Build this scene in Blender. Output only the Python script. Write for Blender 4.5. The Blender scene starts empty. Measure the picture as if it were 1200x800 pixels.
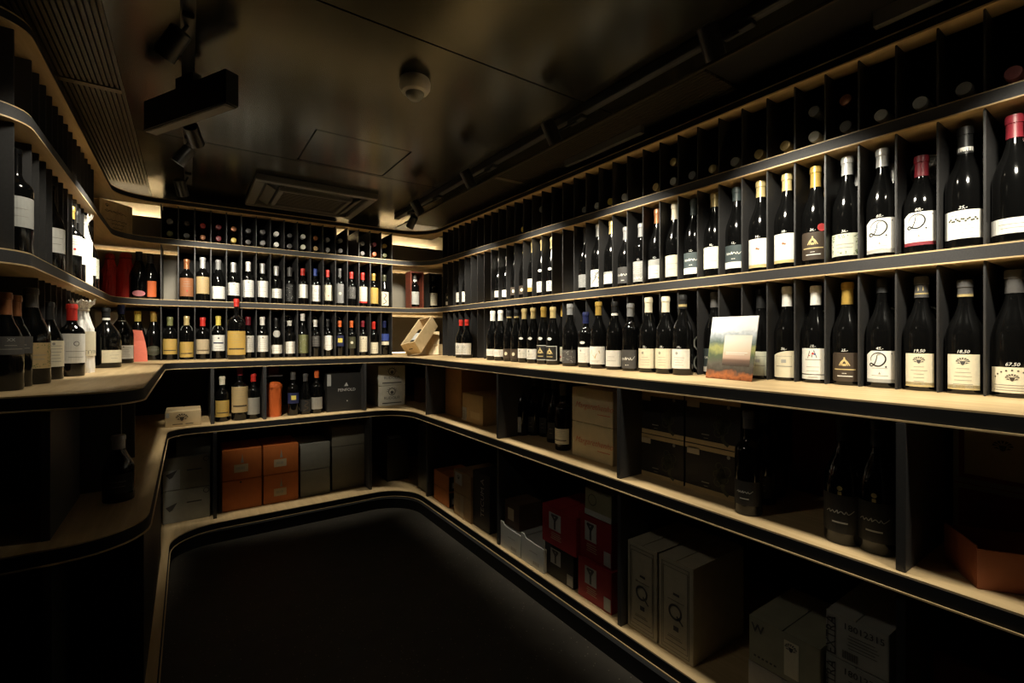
import bpy, bmesh, math, random
from mathutils import Vector, Matrix
random.seed(7)
S = bpy.context.scene
COL = S.collection
PI = math.pi
CZ = 1.17                                   # eye height above the floor
# ------------------------------------------------------------------ camera, world, exposure
TH = math.radians(34.6); sn, cs = math.sin(TH), math.cos(TH)
FPX = 550.0; HY = 394.0
cam = bpy.data.cameras.new('camera'); camo = bpy.data.objects.new('camera', cam); COL.objects.link(camo)
cam.sensor_width = 36; cam.lens = 36 * FPX / 1200; cam.shift_y = -(400 - HY) / 1200
cam.clip_start = .02
camo.location = (0, 0, CZ); camo.rotation_euler = (PI / 2, 0, -TH)
S.camera = camo
w = bpy.data.worlds.new('world'); S.world = w; w.use_nodes = True
w.node_tree.nodes['Background'].inputs[0].default_value = (.8, .7, .5, 1)
w.node_tree.nodes['Background'].inputs[1].default_value = .0004
S.view_settings.view_transform = 'Standard'; S.view_settings.look = 'None'
S.view_settings.exposure = 0.0; S.view_settings.gamma = 1
WARM = (1.0, .92, .74)
SPOT_W = 2.1                                # master strength of the track spots
S.cycles.max_bounces = 6

def on_x(px, py, X):                        # point of the plane x = X seen at a picture point -> (y, z)
    k = (px - 600) / FPX; d = X / (sn + k * cs)
    return d * cs - k * d * sn, CZ - (py - HY) * d / FPX
def on_y(px, py, Y):
    k = (px - 600) / FPX; d = Y / (cs - k * sn)
    return d * sn + k * d * cs, CZ - (py - HY) * d / FPX

# ------------------------------------------------------------------ materials
def new_mat(name):
    m = bpy.data.materials.new(name); m.use_nodes = True
    return m, m.node_tree.nodes, m.node_tree.links, m.node_tree.nodes['Principled BSDF']
_mc = {}
def flat(name, col, rough=.5, metal=0., spec=.5, noise=0., nscale=60., bump=0.):
    key = (name, col, rough, metal)
    if key in _mc: return _mc[key]
    m, n, l, b = new_mat(name)
    b.inputs['Base Color'].default_value = (*col, 1); b.inputs['Roughness'].default_value = rough
    b.inputs['Metallic'].default_value = metal; b.inputs['Specular IOR Level'].default_value = spec
    if noise or bump:
        t = n.new('ShaderNodeTexNoise'); t.inputs['Scale'].default_value = nscale; t.inputs['Detail'].default_value = 4
        co = n.new('ShaderNodeTexCoord'); l.new(co.outputs['Object'], t.inputs['Vector'])
        if noise:
            r = n.new('ShaderNodeValToRGB')
            r.color_ramp.elements[0].position = .3; r.color_ramp.elements[1].position = .7
            r.color_ramp.elements[0].color = (*[c * (1 - noise) for c in col], 1)
            r.color_ramp.elements[1].color = (*[min(1, c * (1 + noise)) for c in col], 1)
            l.new(t.outputs['Fac'], r.inputs['Fac']); l.new(r.outputs['Color'], b.inputs['Base Color'])
        if bump:
            bp = n.new('ShaderNodeBump'); bp.inputs['Strength'].default_value = bump; bp.inputs['Distance'].default_value = .002
            l.new(t.outputs['Fac'], bp.inputs['Height']); l.new(bp.outputs['Normal'], b.inputs['Normal'])
    _mc[key] = m
    return m
def wood(name, c0, c1, stretch=(18, 1.6, 18), rough=.5):
    m, n, l, b = new_mat(name)
    co = n.new('ShaderNodeTexCoord'); mp = n.new('ShaderNodeMapping'); mp.inputs['Scale'].default_value = stretch
    t = n.new('ShaderNodeTexNoise'); t.inputs['Scale'].default_value = 2.2; t.inputs['Detail'].default_value = 7; t.inputs['Distortion'].default_value = .6
    r = n.new('ShaderNodeValToRGB'); r.color_ramp.elements[0].position = .3; r.color_ramp.elements[1].position = .72
    r.color_ramp.elements[0].color = (*c0, 1); r.color_ramp.elements[1].color = (*c1, 1)
    l.new(co.outputs['Object'], mp.inputs['Vector']); l.new(mp.outputs['Vector'], t.inputs['Vector'])
    l.new(t.outputs['Fac'], r.inputs['Fac']); l.new(r.outputs['Color'], b.inputs['Base Color'])
    bp = n.new('ShaderNodeBump'); bp.inputs['Strength'].default_value = .15; bp.inputs['Distance'].default_value = .001
    l.new(t.outputs['Fac'], bp.inputs['Height']); l.new(bp.outputs['Normal'], b.inputs['Normal'])
    b.inputs['Roughness'].default_value = rough
    return m
def emit(name, col, strength):
    m, n, l, b = new_mat(name)
    b.inputs['Base Color'].default_value = (*col, 1)
    b.inputs['Emission Color'].default_value = (*col, 1); b.inputs['Emission Strength'].default_value = strength
    return m
OAK = wood('light oak veneer', (.50, .35, .17), (.66, .49, .27))
BOXWOOD = wood('pale box wood', (.52, .38, .20), (.70, .54, .32), (6, 30, 6))
LAMI = flat('charcoal laminate', (.040, .039, .040), .6, spec=.3, noise=.12, nscale=300)
LAMD = flat('shade darkened black laminate', (.010, .010, .011), .6, spec=.3, noise=.12, nscale=300)  # darker copy for the low fronts, their shade put into the colour
DIVM = flat('charcoal sheet metal', (.034, .033, .033), .5, noise=.12, nscale=200)
BLACK = flat('matt black', (.008, .008, .008), .55, noise=.15, nscale=120)
WALLM = flat('dark wall paint', (.012, .011, .010), .7, noise=.2, nscale=40, bump=.1)
BACKM = flat('black wall and added sheet', (.006, .006, .006), .7, noise=.15, nscale=80)
PANELM = flat('grey metal panel', (.26, .235, .19), .5, 0., noise=.06, nscale=15)
CREAMW = flat('cream niche wall', (.80, .70, .52), .7, noise=.03, nscale=20)
CEILM, n_, l_, b_ = new_mat('bronze black ceiling sheet')
b_.inputs['Base Color'].default_value = (.050, .046, .031, 1); b_.inputs['Metallic'].default_value = .85; b_.inputs['Roughness'].default_value = .33
_t = n_.new('ShaderNodeTexNoise'); _t.inputs['Scale'].default_value = 3; _co = n_.new('ShaderNodeTexCoord'); l_.new(_co.outputs['Object'], _t.inputs['Vector'])
_r = n_.new('ShaderNodeMapRange'); _r.inputs['To Min'].default_value = .20; _r.inputs['To Max'].default_value = .24
l_.new(_t.outputs['Fac'], _r.inputs['Value']); l_.new(_r.outputs['Result'], b_.inputs['Roughness'])
SLATM = flat('dark bronze slat', (.06, .05, .033), .45, .4, noise=.1, nscale=30)
FLOORM, n_, l_, b_ = new_mat('dark terrazzo')
_co = n_.new('ShaderNodeTexCoord')
_v = n_.new('ShaderNodeTexVoronoi'); _v.inputs['Scale'].default_value = 75
_n = n_.new('ShaderNodeTexNoise'); _n.inputs['Scale'].default_value = 9; _n.inputs['Detail'].default_value = 6
l_.new(_co.outputs['Object'], _v.inputs['Vector']); l_.new(_co.outputs['Object'], _n.inputs['Vector'])
_r1 = n_.new('ShaderNodeValToRGB'); _r1.color_ramp.elements[0].color = (.020, .017, .013, 1); _r1.color_ramp.elements[1].color = (.050, .043, .033, 1)
_r2 = n_.new('ShaderNodeValToRGB'); _r2.color_ramp.elements[0].position = .06; _r2.color_ramp.elements[1].position = .2
_r2.color_ramp.elements[0].color = (1, 1, 1, 1); _r2.color_ramp.elements[1].color = (0, 0, 0, 1)
_sep = n_.new('ShaderNodeSeparateColor'); l_.new(_v.outputs['Color'], _sep.inputs['Color'])
_gt = n_.new('ShaderNodeMath'); _gt.operation = 'GREATER_THAN'; _gt.inputs[1].default_value = .72; l_.new(_sep.outputs['Red'], _gt.inputs[0])
_mu = n_.new('ShaderNodeMath'); _mu.operation = 'MULTIPLY'
l_.new(_v.outputs['Distance'], _r2.inputs['Fac']); l_.new(_r2.outputs['Color'], _mu.inputs[0]); l_.new(_gt.outputs[0], _mu.inputs[1])
_mx = n_.new('ShaderNodeMixRGB'); _mx.inputs['Color2'].default_value = (.22, .20, .16, 1)
l_.new(_n.outputs['Fac'], _r1.inputs['Fac']); l_.new(_mu.outputs[0], _mx.inputs['Fac']); l_.new(_r1.outputs['Color'], _mx.inputs['Color1'])
l_.new(_mx.outputs['Color'], b_.inputs['Base Color']); b_.inputs['Roughness'].default_value = .6; b_.inputs['Specular IOR Level'].default_value = .3
def glass(name, col, rough=.10):
    m, n, l, b = new_mat(name)
    b.inputs['Base Color'].default_value = (*col, 1); b.inputs['Roughness'].default_value = rough
    b.inputs['IOR'].default_value = 1.5
    return m
GL = {'k': glass('near black bottle glass', (.003, .003, .003)), 'g': glass('dark green bottle glass', (.006, .009, .004)),
      'b': glass('dark brown bottle glass', (.010, .005, .003))}
_cg, n_, l_, b_ = new_mat('clear thick glass')
b_.inputs['Base Color'].default_value = (.85, .88, .85, 1); b_.inputs['Transmission Weight'].default_value = 1; b_.inputs['Roughness'].default_value = .03
CLEAR = _cg
COLS = dict(white=(.86, .85, .80), ivory=(.78, .72, .55), cream=(.80, .74, .56), beige=(.52, .42, .27), tan=(.50, .36, .17), gold=(.52, .34, .08), pgold=(.66, .52, .24),
            yellow=(.72, .58, .12), red=(.55, .03, .02), maroon=(.20, .015, .025), orange=(.62, .13, .03), copper=(.32, .125, .05), pink=(.62, .22, .25), blue=(.03, .06, .28),
            dblue=(.01, .015, .07), silver=(.55, .55, .54), grey=(.22, .22, .22), dgrey=(.075, .072, .07), black=(.01, .01, .01), slate=(.055, .075, .078), brown=(.055, .038, .025),
            olive=(.16, .17, .07), doli=(.05, .05, .025), salmon=(.80, .20, .13), tissue=(.88, .87, .84), lgrey=(.42, .42, .40), mid=(.30, .28, .24), green=(.10, .16, .05), pale=(.70, .72, .58))
def paper(c): return flat('paper ' + c, COLS[c], .62, noise=.04, nscale=90)
def foil(c):
    return flat('foil ' + c, COLS[c], .3 if c in ('gold', 'pgold', 'silver', 'copper', 'yellow') else .42, .35 if c in ('gold', 'pgold', 'silver', 'copper') else 0., noise=.08, nscale=150)
def ink(c): return flat('ink ' + c, COLS[c], .6)

# ------------------------------------------------------------------ mesh helpers
class MB:
    def __init__(s): s.v = []; s.f = []
    def box(s, x0, x1, y0, y1, z0, z1):
        o = len(s.v)
        s.v += [(x, y, z) for z in (z0, z1) for x, y in ((x0, y0), (x1, y0), (x1, y1), (x0, y1))]
        s.f += [tuple(o + i for i in f) for f in ((3, 2, 1, 0), (4, 5, 6, 7), (0, 1, 5, 4), (1, 2, 6, 5), (2, 3, 7, 6), (3, 0, 4, 7))]
        return s
    def lathe(s, prof, seg=24, cap0=True, cap1=True):
        o = len(s.v)
        for r, z in prof:
            for i in range(seg):
                a = 2 * PI * i / seg; s.v.append((r * math.cos(a), r * math.sin(a), z))
        for j in range(len(prof) - 1):
            for i in range(seg):
                i2 = (i + 1) % seg
                s.f.append((o + j * seg + i, o + j * seg + i2, o + (j + 1) * seg + i2, o + (j + 1) * seg + i))
        if cap0: s.f.append(tuple(o + i for i in range(seg - 1, -1, -1)))
        if cap1: s.f.append(tuple(o + (len(prof) - 1) * seg + i for i in range(seg)))
        return s
    def prism(s, pts, z0, z1):              # pts ccw
        o = len(s.v); n = len(pts)
        s.v += [(x, y, z0) for x, y in pts] + [(x, y, z1) for x, y in pts]
        s.f.append(tuple(o + i for i in range(n - 1, -1, -1))); s.f.append(tuple(o + n + i for i in range(n)))
        for i in range(n): s.f.append((o + i, o + (i + 1) % n, o + n + (i + 1) % n, o + n + i))
        return s
    def xform(s, M):
        s.v = [tuple(M @ Vector(p)) for p in s.v]; return s
    def add(s, other):
        o = len(s.v); s.v += other.v; s.f += [tuple(o + i for i in f) for f in other.f]; return s
    def mesh(s, name, mat, smooth=False, bevel=0., tri=False):
        me = bpy.data.meshes.new(name); me.from_pydata(s.v, [], s.f)
        if bevel or tri:
            bm = bmesh.new(); bm.from_mesh(me)
            if tri: bmesh.ops.triangulate(bm, faces=[f for f in bm.faces if len(f.verts) > 4])
            if bevel: bmesh.ops.bevel(bm, geom=bm.edges[:], offset=bevel, segments=2, affect='EDGES', clamp_overlap=True)
            bm.to_mesh(me); bm.free()
        me.materials.append(mat)
        if smooth:
            me.polygons.foreach_set('use_smooth', [True] * len(me.polygons))
            me.set_sharp_from_angle(angle=math.radians(38))
        return me
def obj(name, me, parent=None, loc=(0, 0, 0), rz=0., rot=None):
    o = bpy.data.objects.new(name, me); COL.objects.link(o)
    o.location = loc; o.rotation_euler = rot or (0, 0, rz)
    if parent: o.parent = parent
    return o
USED = {}
def tag(o, label, cat, group=None):
    if label in USED: print('DUP LABEL', label)
    USED[label] = 1
    n = len(label.split())
    if not 4 <= n <= 16: print('LABEL LENGTH', n, label)
    o['label'] = label; o['category'] = cat
    if group: o['group'] = group
    return o
def thing(name, label, cat, loc, rz=0., group=None, rot=None):
    return tag(obj(name, None, None, loc, rz, rot), label, cat, group)
def struct(name, me, parent=None, **k):
    o = obj(name, me, parent, **k)
    if not parent: o['kind'] = 'structure'
    return o

# 2-D prints: lists of polygons (u right, v up), wrapped on a cylinder or laid on a face
_tc = {}
def text2d(s, size, shear=0., bold=0.):
    key = (s, shear, bold)
    if key not in _tc:
        cu = bpy.data.curves.new('t', 'FONT'); cu.body = s; cu.resolution_u = 2; cu.shear = shear; cu.offset = bold
        cu.align_x = 'CENTER'; cu.align_y = 'CENTER'
        o = bpy.data.objects.new('t', cu); COL.objects.link(o)
        me = bpy.data.meshes.new_from_object(o.evaluated_get(bpy.context.evaluated_depsgraph_get()))
        _tc[key] = ([(v.co.x, v.co.y) for v in me.vertices], [tuple(p.vertices) for p in me.polygons])
        bpy.data.objects.remove(o); bpy.data.curves.remove(cu); bpy.data.meshes.remove(me)
    v, f = _tc[key]
    return [(x * size, y * size) for x, y in v], f
class Art:
    def __init__(s): s.v = []; s.f = []
    def poly(s, pts):
        o = len(s.v); s.v += list(pts); s.f.append(tuple(range(o, o + len(pts))))
    def bar(s, u0, u1, v0, v1):
        n = max(1, int(abs(u1 - u0) / .007)); o = len(s.v)
        for i in range(n + 1):
            u = u0 + (u1 - u0) * i / n; s.v += [(u, v0), (u, v1)]
        for i in range(n): s.f.append((o + 2 * i, o + 2 * i + 2, o + 2 * i + 3, o + 2 * i + 1))
    def ribbon(s, pts, w0, w1=None):
        w1 = w0 if w1 is None else w1
        o = len(s.v); n = len(pts)
        for i, (x, y) in enumerate(pts):
            a = pts[max(0, i - 1)]; b = pts[min(n - 1, i + 1)]
            dx, dy = b[0] - a[0], b[1] - a[1]; L = math.hypot(dx, dy) or 1
            t = i / (n - 1); w = (w0 + (w1 - w0) * abs(math.sin(PI * t))) / 2
            s.v += [(x - dy / L * w, y + dx / L * w), (x + dy / L * w, y - dx / L * w)]
        for i in range(n - 1): s.f.append((o + 2 * i + 1, o + 2 * i + 3, o + 2 * i + 2, o + 2 * i))
    def text(s, t, u, v, size, shear=0., bold=0., rot=0.):
        o = len(s.v); vs, fs = text2d(t, size, shear, bold); c_, s_ = math.cos(rot), math.sin(rot)
        s.v += [(u + x * c_ - y * s_, v + x * s_ + y * c_) for x, y in vs]; s.f += [tuple(o + i for i in f) for f in fs]
    def disc(s, u, v, r, n=10): s.poly([(u + r * math.cos(2 * PI * i / n), v + r * math.sin(2 * PI * i / n)) for i in range(n)])
    def ring(s, u, v, r, w, n=16): s.ribbon([(u + r * math.cos(2 * PI * i / n), v + r * math.sin(2 * PI * i / n)) for i in range(n + 1)], w)
    def crest(s, u, v, r):                  # fan of flags over a shield
        for i in range(7):
            a = PI * (.06 + .88 * i / 6); a1, a2 = a - .17, a + .17
            s.poly([(u + .35 * r * math.cos(a), v + .3 * r * math.sin(a)), (u + r * math.cos(a1), v + .8 * r * math.sin(a1)), (u + r * math.cos(a2), v + .8 * r * math.sin(a2))])
        s.poly([(u - .4 * r, v + .15 * r), (u - .25 * r, v - .45 * r), (u, v - .65 * r), (u + .25 * r, v - .45 * r), (u + .4 * r, v + .15 * r)])
        s.poly([(u - .9 * r, v - .25 * r), (u - .5 * r, v - .1 * r), (u - .3 * r, v - .4 * r)]); s.poly([(u + .3 * r, v - .4 * r), (u + .5 * r, v - .1 * r), (u + .9 * r, v - .25 * r)])
    def mount(s, u, v, r):                  # crowned arch
        for q in (1, .62):
            s.ribbon([(u - r * q, v - .7 * r), (u - .55 * r * q, v + .1 * r * q), (u, v + .75 * r * q), (u + .55 * r * q, v + .1 * r * q), (u + r * q, v - .7 * r)], .16 * r, .3 * r)
        s.disc(u, v + .95 * r, .17 * r); s.bar(u - .35 * r, u + .35 * r, v - .75 * r, v - .3 * r)
    def wrap(s, R, z0, name, mat):
        m = MB(); m.v = [(R * math.cos(u / R), R * math.sin(u / R), z0 + v) for u, v in s.v]; m.f = s.f
        return m.mesh(name, mat)
    def face(s, x, name, mat):              # on a plane x = const facing +x
        m = MB(); m.v = [(x, u, v) for u, v in s.v]; m.f = s.f
        return m.mesh(name, mat)
def smooth_pts(p, n=4):                     # Catmull-Rom
    out = []
    for i in range(len(p) - 1):
        p0, p1, p2, p3 = p[max(0, i - 1)], p[i], p[i + 1], p[min(len(p) - 1, i + 2)]
        for k in range(n):
            t = k / n
            out.append(tuple(.5 * (2 * p1[a] + (p2[a] - p0[a]) * t + (2 * p0[a] - 5 * p1[a] + 4 * p2[a] - p3[a]) * t * t + (3 * p1[a] - p0[a] - 3 * p2[a] + p3[a]) * t ** 3) for a in (0, 1)))
    return out + [p[-1]]
GLYPH_D = smooth_pts([(.62, .92), (.42, .86), (.36, .55), (.22, .2), (.02, .06), (-.1, .16), (.02, .26), (.3, .1), (.6, .1), (.85, .34), (.92, .64), (.78, .9), (.5, 1.02), (.18, .92), (-.02, .66), (.0, .45)])
SCRAWL = smooth_pts([(0, .1), (.12, .5), (.16, .05), (.25, .45), (.32, .1), (.42, .6), (.44, .1), (.55, .5), (.66, .12), (.72, .55), (.8, .1), (1, .8)], 3)

# ------------------------------------------------------------------ outlines of the curved shelves
def arc(cx, cy, r, a0, a1, n=8): return [(cx + r * math.cos(a0 + (a1 - a0) * i / n), cy + r * math.sin(a0 + (a1 - a0) * i / n)) for i in range(n + 1)]
YN, XA = -.7, -1.5
def front_path(xr, yb, xl, yf, rr, rl, rc):
    p = [(xr, YN)]
    p += arc(xr - rr, yb - rr, rr, 0, PI / 2)
    p += arc(xl + rl, yb - rl, rl, PI / 2, PI)
    p += arc(xl - rc, yf + rc, rc, 0, -PI / 2)
    return p + [(XA, yf)]
def offset(path, d):                        # to the left of travel (into the room)
    out = []
    for i, (x, y) in enumerate(path):
        a = path[max(0, i - 1)]; b = path[min(len(path) - 1, i + 1)]
        dx, dy = b[0] - a[0], b[1] - a[1]; L = math.hypot(dx, dy)
        out.append((x - dy / L * d, y + dx / L * d))
    return out
XR, YB, XL, YA = 2.04, 4.03, -.76, 2.14
def slab(name, path, z0, z1, label, back=(XR, YB, XL, YA), inset=.004, band=None):
    bx, by, lx, ya = back
    poly = path + [(XA, ya), (lx, ya), (lx, by), (bx, by), (bx, YN)]
    root = thing(name, label, 'shelf', (0, 0, 0))
    obj('board', MB().prism(poly, z0 + CZ, z1 + CZ).mesh('board', OAK, tri=True), root)
    a, b = path, offset(path, .0025)
    m = MB(); n = len(path); h0, h1 = z0 + CZ + inset, z1 + CZ - inset
    for p, q in zip(a, b): m.v += [(*p, h0), (*p, h1), (*q, h1), (*q, h0)]
    for i in range(n - 1):
        for j in range(4): m.f.append((4 * i + j, 4 * i + 4 + j, 4 * i + 4 + (j + 1) % 4, 4 * i + (j + 1) % 4))
    m.f += [(0, 1, 2, 3), tuple(4 * (n - 1) + j for j in (3, 2, 1, 0))]
    obj('edge_band', m.mesh('edge_band', band or LAMI, smooth=True), root)
    lp, li_ = offset(path, .006), offset(path, -.002)
    m = MB(); h0, h1 = z0 + CZ - .0002, z0 + CZ + inset * .9
    for p, q in zip(li_, lp): m.v += [(*p, h0), (*p, h1), (*q, h1), (*q, h0)]
    for i in range(n - 1):
        for j in range(4): m.f.append((4 * i + j, 4 * i + 4 + j, 4 * i + 4 + (j + 1) % 4, 4 * i + (j + 1) % 4))
    obj('edge_lip', m.mesh('edge_lip', OAK), root)
    return root
UP = front_path(1.64, 3.63, -.36, 1.735, .26, .20, .10)
Z_TOP, Z_S1, Z_S2, Z_C, Z_M, Z_B = .822, .612, .230, -.150, -.5225, -1.065
shelf_1 = slab('rack_shelf', UP, Z_S1 - .04, Z_S1, 'uppermost curved wooden rack shelf with charcoal edge running round the room, bottles lying on it')
shelf_2 = slab('rack_shelf', UP, Z_S2 - .04, Z_S2, 'middle curved wooden rack shelf with charcoal edge, bottles standing on it above the counter')
counter = slab('counter', front_path(1.31, 3.34, -.11, 1.665, .25, .09, .13), Z_C - .04, Z_C, 'long pale oak counter with black edge running round three sides of the room', band=LAMD)
shelf_m = slab('lower_shelf', front_path(1.29, 3.27, -.095, 1.595, .25, .12, .17), Z_M - .04, Z_M, 'lower wooden shelf with black edge under the counter, boxes and bottles on it', band=LAMD)
shelf_b = slab('base_shelf', front_path(1.29, 3.17, -.08, 1.62, .25, .22, .17), Z_B - .04, Z_B, 'lowest wooden shelf with black edge just above the floor, carrying wine cartons', band=LAMD)
top_b = slab('top_board', UP, Z_TOP, Z_TOP + .035, 'thin top board closing the rack below the ceiling, black rounded edge', back=(1.71, 3.70, -.60, 2.0), inset=.006, band=LAMD)
# dividers: thin upright sheets, children of the shelf they stand on
def divider_mesh(h, d=.36, t=.005): return MB().box(-d, 0, -t / 2, t / 2, 0, h).mesh('divider', DIVM, bevel=.0012)
Y0, PIT = .296, .0896
for shelf, z, h in ((shelf_1, Z_S1, .210), (shelf_2, Z_S2, .342), (counter, Z_C, .340)):
    me = divider_mesh(h)
    for i in range(-11, 35): obj('divider', me, shelf, (1.644, Y0 + PIT * i, z + CZ), PI)
    for i in range(18): obj('divider', me, shelf, (-.139 + .0871 * i, 3.634, z + CZ), -PI / 2)
    for i in range(16):
        if i == 1 or (z == Z_C and i < 4): continue
        obj('divider', me, shelf, (-.402 if z == Z_C else -.384, 1.794 + .0856 * i, z + CZ), 0)
    me2 = divider_mesh(h, .30)
    for i in range(11): obj('divider', me2, shelf, (-.48 - .0896 * i, 1.739, z + CZ), -PI / 2)
LOWD = [2.895, 2.02, 1.198, .368, -.46]
me = divider_mesh(.3305, .62, .018); me2 = divider_mesh(.5005, .62, .018)
for y in LOWD:
    obj('divider', me, shelf_m, (1.302, y, Z_M + CZ), PI); obj('divider', me2, shelf_b, (1.305, y, Z_B + CZ), PI)
for px in (249, 310.5, 428):
    obj('divider', me, shelf_m, (on_y(px, 450, 3.31)[0], 3.31, Z_M + CZ), -PI / 2)
obj('divider', me2, shelf_b, (on_y(434, 540, 3.25)[0], 3.24, Z_B + CZ), -PI / 2)
obj('divider', me2, shelf_b, (on_y(252, 540, 3.25)[0], 3.24, Z_B + CZ), -PI / 2)
for x in (-.30, -.62, -.95): obj('divider', divider_mesh(.3305, .4, .018), shelf_m, (x, 1.66, Z_M + CZ), -PI / 2); obj('divider', divider_mesh(.5005, .4, .018), shelf_b, (x, 1.68, Z_B + CZ), -PI / 2)
for y in (2.1, 2.6): obj('divider', divider_mesh(.3305, .5, .018), shelf_m, (-.19, y, Z_M + CZ), 0); obj('divider', divider_mesh(.5005, .5, .018), shelf_b, (-.17, y, Z_B + CZ), 0)
obj('side_panel', MB().box(-.135, -.11, 1.79, 2.86, Z_B + CZ, Z_M - .041 + CZ).mesh('side_panel', BLACK), shelf_b)
small = obj('cubby_shelf', MB().box(0, .093, 0, .25, 0, .008).mesh('cubby_shelf', DIVM), shelf_m, (on_y(310.5, 445, 3.4)[0] + .012, 3.40, CZ - .262))

# ------------------------------------------------------------------ room
HC = .92 + CZ
struct('floor', MB().box(-1.6, XR, -1.6, YB, -.06, 0).mesh('floor', FLOORM))
struct('wall_right', MB().box(XR, XR + .08, -1.6, YB + .08, 0, HC + .1).mesh('wall_right', BACKM))
struct('wall_back', MB().box(XL, XR, YB, YB + .08, 0, HC + .1).mesh('wall_back', CREAMW))
struct('wall_left', MB().box(XL - .08, XL, YA, YB + .08, 0, HC + .1).mesh('wall_left', BACKM))
struct('wall_front', MB().box(-1.6, XL - .08, YA, YA + .08, 0, HC + .1).mesh('wall_front', WALLM))
struct('wall_side', MB().box(-1.68, -1.6, -1.6, YA + .08, 0, HC + .1).mesh('wall_side', WALLM))
struct('wall_entry', MB().box(-1.68, XR + .08, -1.68, -1.6, 0, HC + .1).mesh('wall_entry', WALLM))
# recessed toe kick under the base shelf
kp = front_path(1.265, 3.14, -.105, 1.65, .25, .22, .15); ki = offset(kp, -.02)
m = MB(); n = len(kp)
for p, q in zip(kp, ki): m.v += [(*p, 0), (*p, .0645), (*q, .0645), (*q, 0)]
for i in range(n - 1):
    for j in range(4): m.f.append((4 * i + j, 4 * i + 4 + j, 4 * i + 4 + (j + 1) % 4, 4 * i + (j + 1) % 4))
struct('baseboard_rack', m.mesh('baseboard_rack', BLACK, smooth=True))
ceil = struct('ceiling', MB().box(-1.68, XR + .08, -1.68, YB + .08, HC + .012, HC + .1).mesh('ceiling', BLACK))
for y0, y1 in ((-1.6, .06), (.06, 1.36), (1.36, 2.66), (2.66, 4.03)):
    x0, x1 = -.196, 1.45
    if y0 == 1.36:                           # leave the access hatch open, its lid is a part of its own
        hx0, hx1, hy0, hy1 = .465, .92, 2.21, 2.645
        m = MB().box(x0, x1, y0 + .0035, hy0, HC, HC + .012).box(x0, hx0, hy0, hy1, HC, HC + .012).box(hx1, x1, hy0, hy1, HC, HC + .012).box(x0, x1, hy1, y1 - .0035, HC, HC + .012)
        obj('ceiling_panel', m.mesh('ceiling_panel', CEILM), ceil)
        obj('access_hatch', MB().box(hx0 + .008, hx1 - .008, hy0 + .008, hy1 - .008, HC + .001, HC + .012).mesh('access_hatch', CEILM), ceil)
    else:
        obj('ceiling_panel', MB().box(x0, x1, y0 + .0035, y1 - .0035, HC, HC + .012).mesh('ceiling_panel', CEILM), ceil)
obj('ceiling_panel', MB().box(-1.6, -.62, -1.6, 2.14, HC, HC + .012).mesh('ceiling_panel', CEILM), ceil)
# slatted air panels along both sides
for x0, x1, name in ((-.60, -.205, 'left'), (1.46, 1.86, 'right')):
    for ya, yb in ((.96, 2.262), (2.298, 3.62)):
        n = 26
        for i in range(n):
            x = x0 + (x1 - x0) * i / n
            obj('slat', MB().box(0, .0095, ya, yb, 0, .012).mesh('slat', SLATM), ceil, (x, 0, HC - .002))
    obj('joint_bar', MB().box(x0, x1, 2.264, 2.296, HC - .006, HC + .01).mesh('joint_bar', flat('bronze bar', (.16, .13, .09), .4, .4)), ceil)
obj('edge_trim', MB().box(1.447, 1.458, -1.0, 3.8, HC - .006, HC + .01).mesh('edge_trim', SLATM), ceil)
obj('edge_trim', MB().box(-.206, -.196, -1.0, 3.8, HC - .004, HC + .01).mesh('edge_trim', SLATM), ceil)
GREYP = flat('satin grey profile', (.14, .14, .135), .4, .3)
for y0, y1 in ((1.36, 1.86), (.14, .52)):
    obj('trim_profile', MB().box(1.615, 1.64, y0, y1, HC - .034, HC + .01).mesh('trim_profile', GREYP), ceil)
# back panels on spacers, one per bay, with light strips behind them
LEDM = emit('warm light strip', (1.0, .80, .50), 9.0)
LEDT = emit('bright warm light strip', (1.0, .80, .50), 60.0)
pn = 0
for (z0, z1, nm) in ((Z_S1, Z_TOP - .025, 'top'), (Z_S2, Z_S1 - .04, 'middle'), (Z_C, Z_S2 - .04, 'lower')):
    pn += 1
    t = thing('back_panel', {'top': 'brushed grey metal panel at the back of the top shelf, light glowing above', 'middle': 'brushed grey metal panel behind the middle shelf of the rear wall', 'lower': 'brushed grey metal panel rising from the rear counter'}[nm], 'panel', (0, 0, 0))
    obj('sheet', MB().box(-.72, 2.0, 3.945, 3.95, z0 + CZ + .012, z1 + CZ - (.0 if nm == 'top' else .02)).mesh('sheet', PANELM), t)
    m = MB()
    for x in (-.6, .1, .8, 1.5, 1.9): m.box(x, x + .02, 3.951, 4.028, z0 + CZ + .03, z0 + CZ + .05)
    obj('spacer', m.mesh('spacer', PANELM), t)
for z0, z1, xs, nm in ((Z_M, Z_C - .04, ((XL + .002, XR - .002),), 'lower shelf'), (Z_B, Z_M - .04, ((XL + .002, XR - .002),), 'base shelf'), (Z_S1, .915, ((-.14, .990), (1.085, 1.345)), 'top'), (Z_S2, Z_S1 - .04, ((-.05, 1.345),), 'middle'), (Z_C, Z_S2 - .04, ((-.14, 1.345),), 'lower')):
    for k, (x0, x1) in enumerate(xs):
        t = thing('darkening_sheet', f'added black sheet darkening the wall behind the rear rack, {nm} row' + (', short piece' if k else ''), 'panel', (0, 0, 0))
        obj('sheet', MB().box(x0, x1, 3.936, 3.942, z0 + CZ + .0006, z1 + CZ - .0006).mesh('sheet', BACKM), t)  # black sheets added to stop strip glow and darken the cream wall
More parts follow.
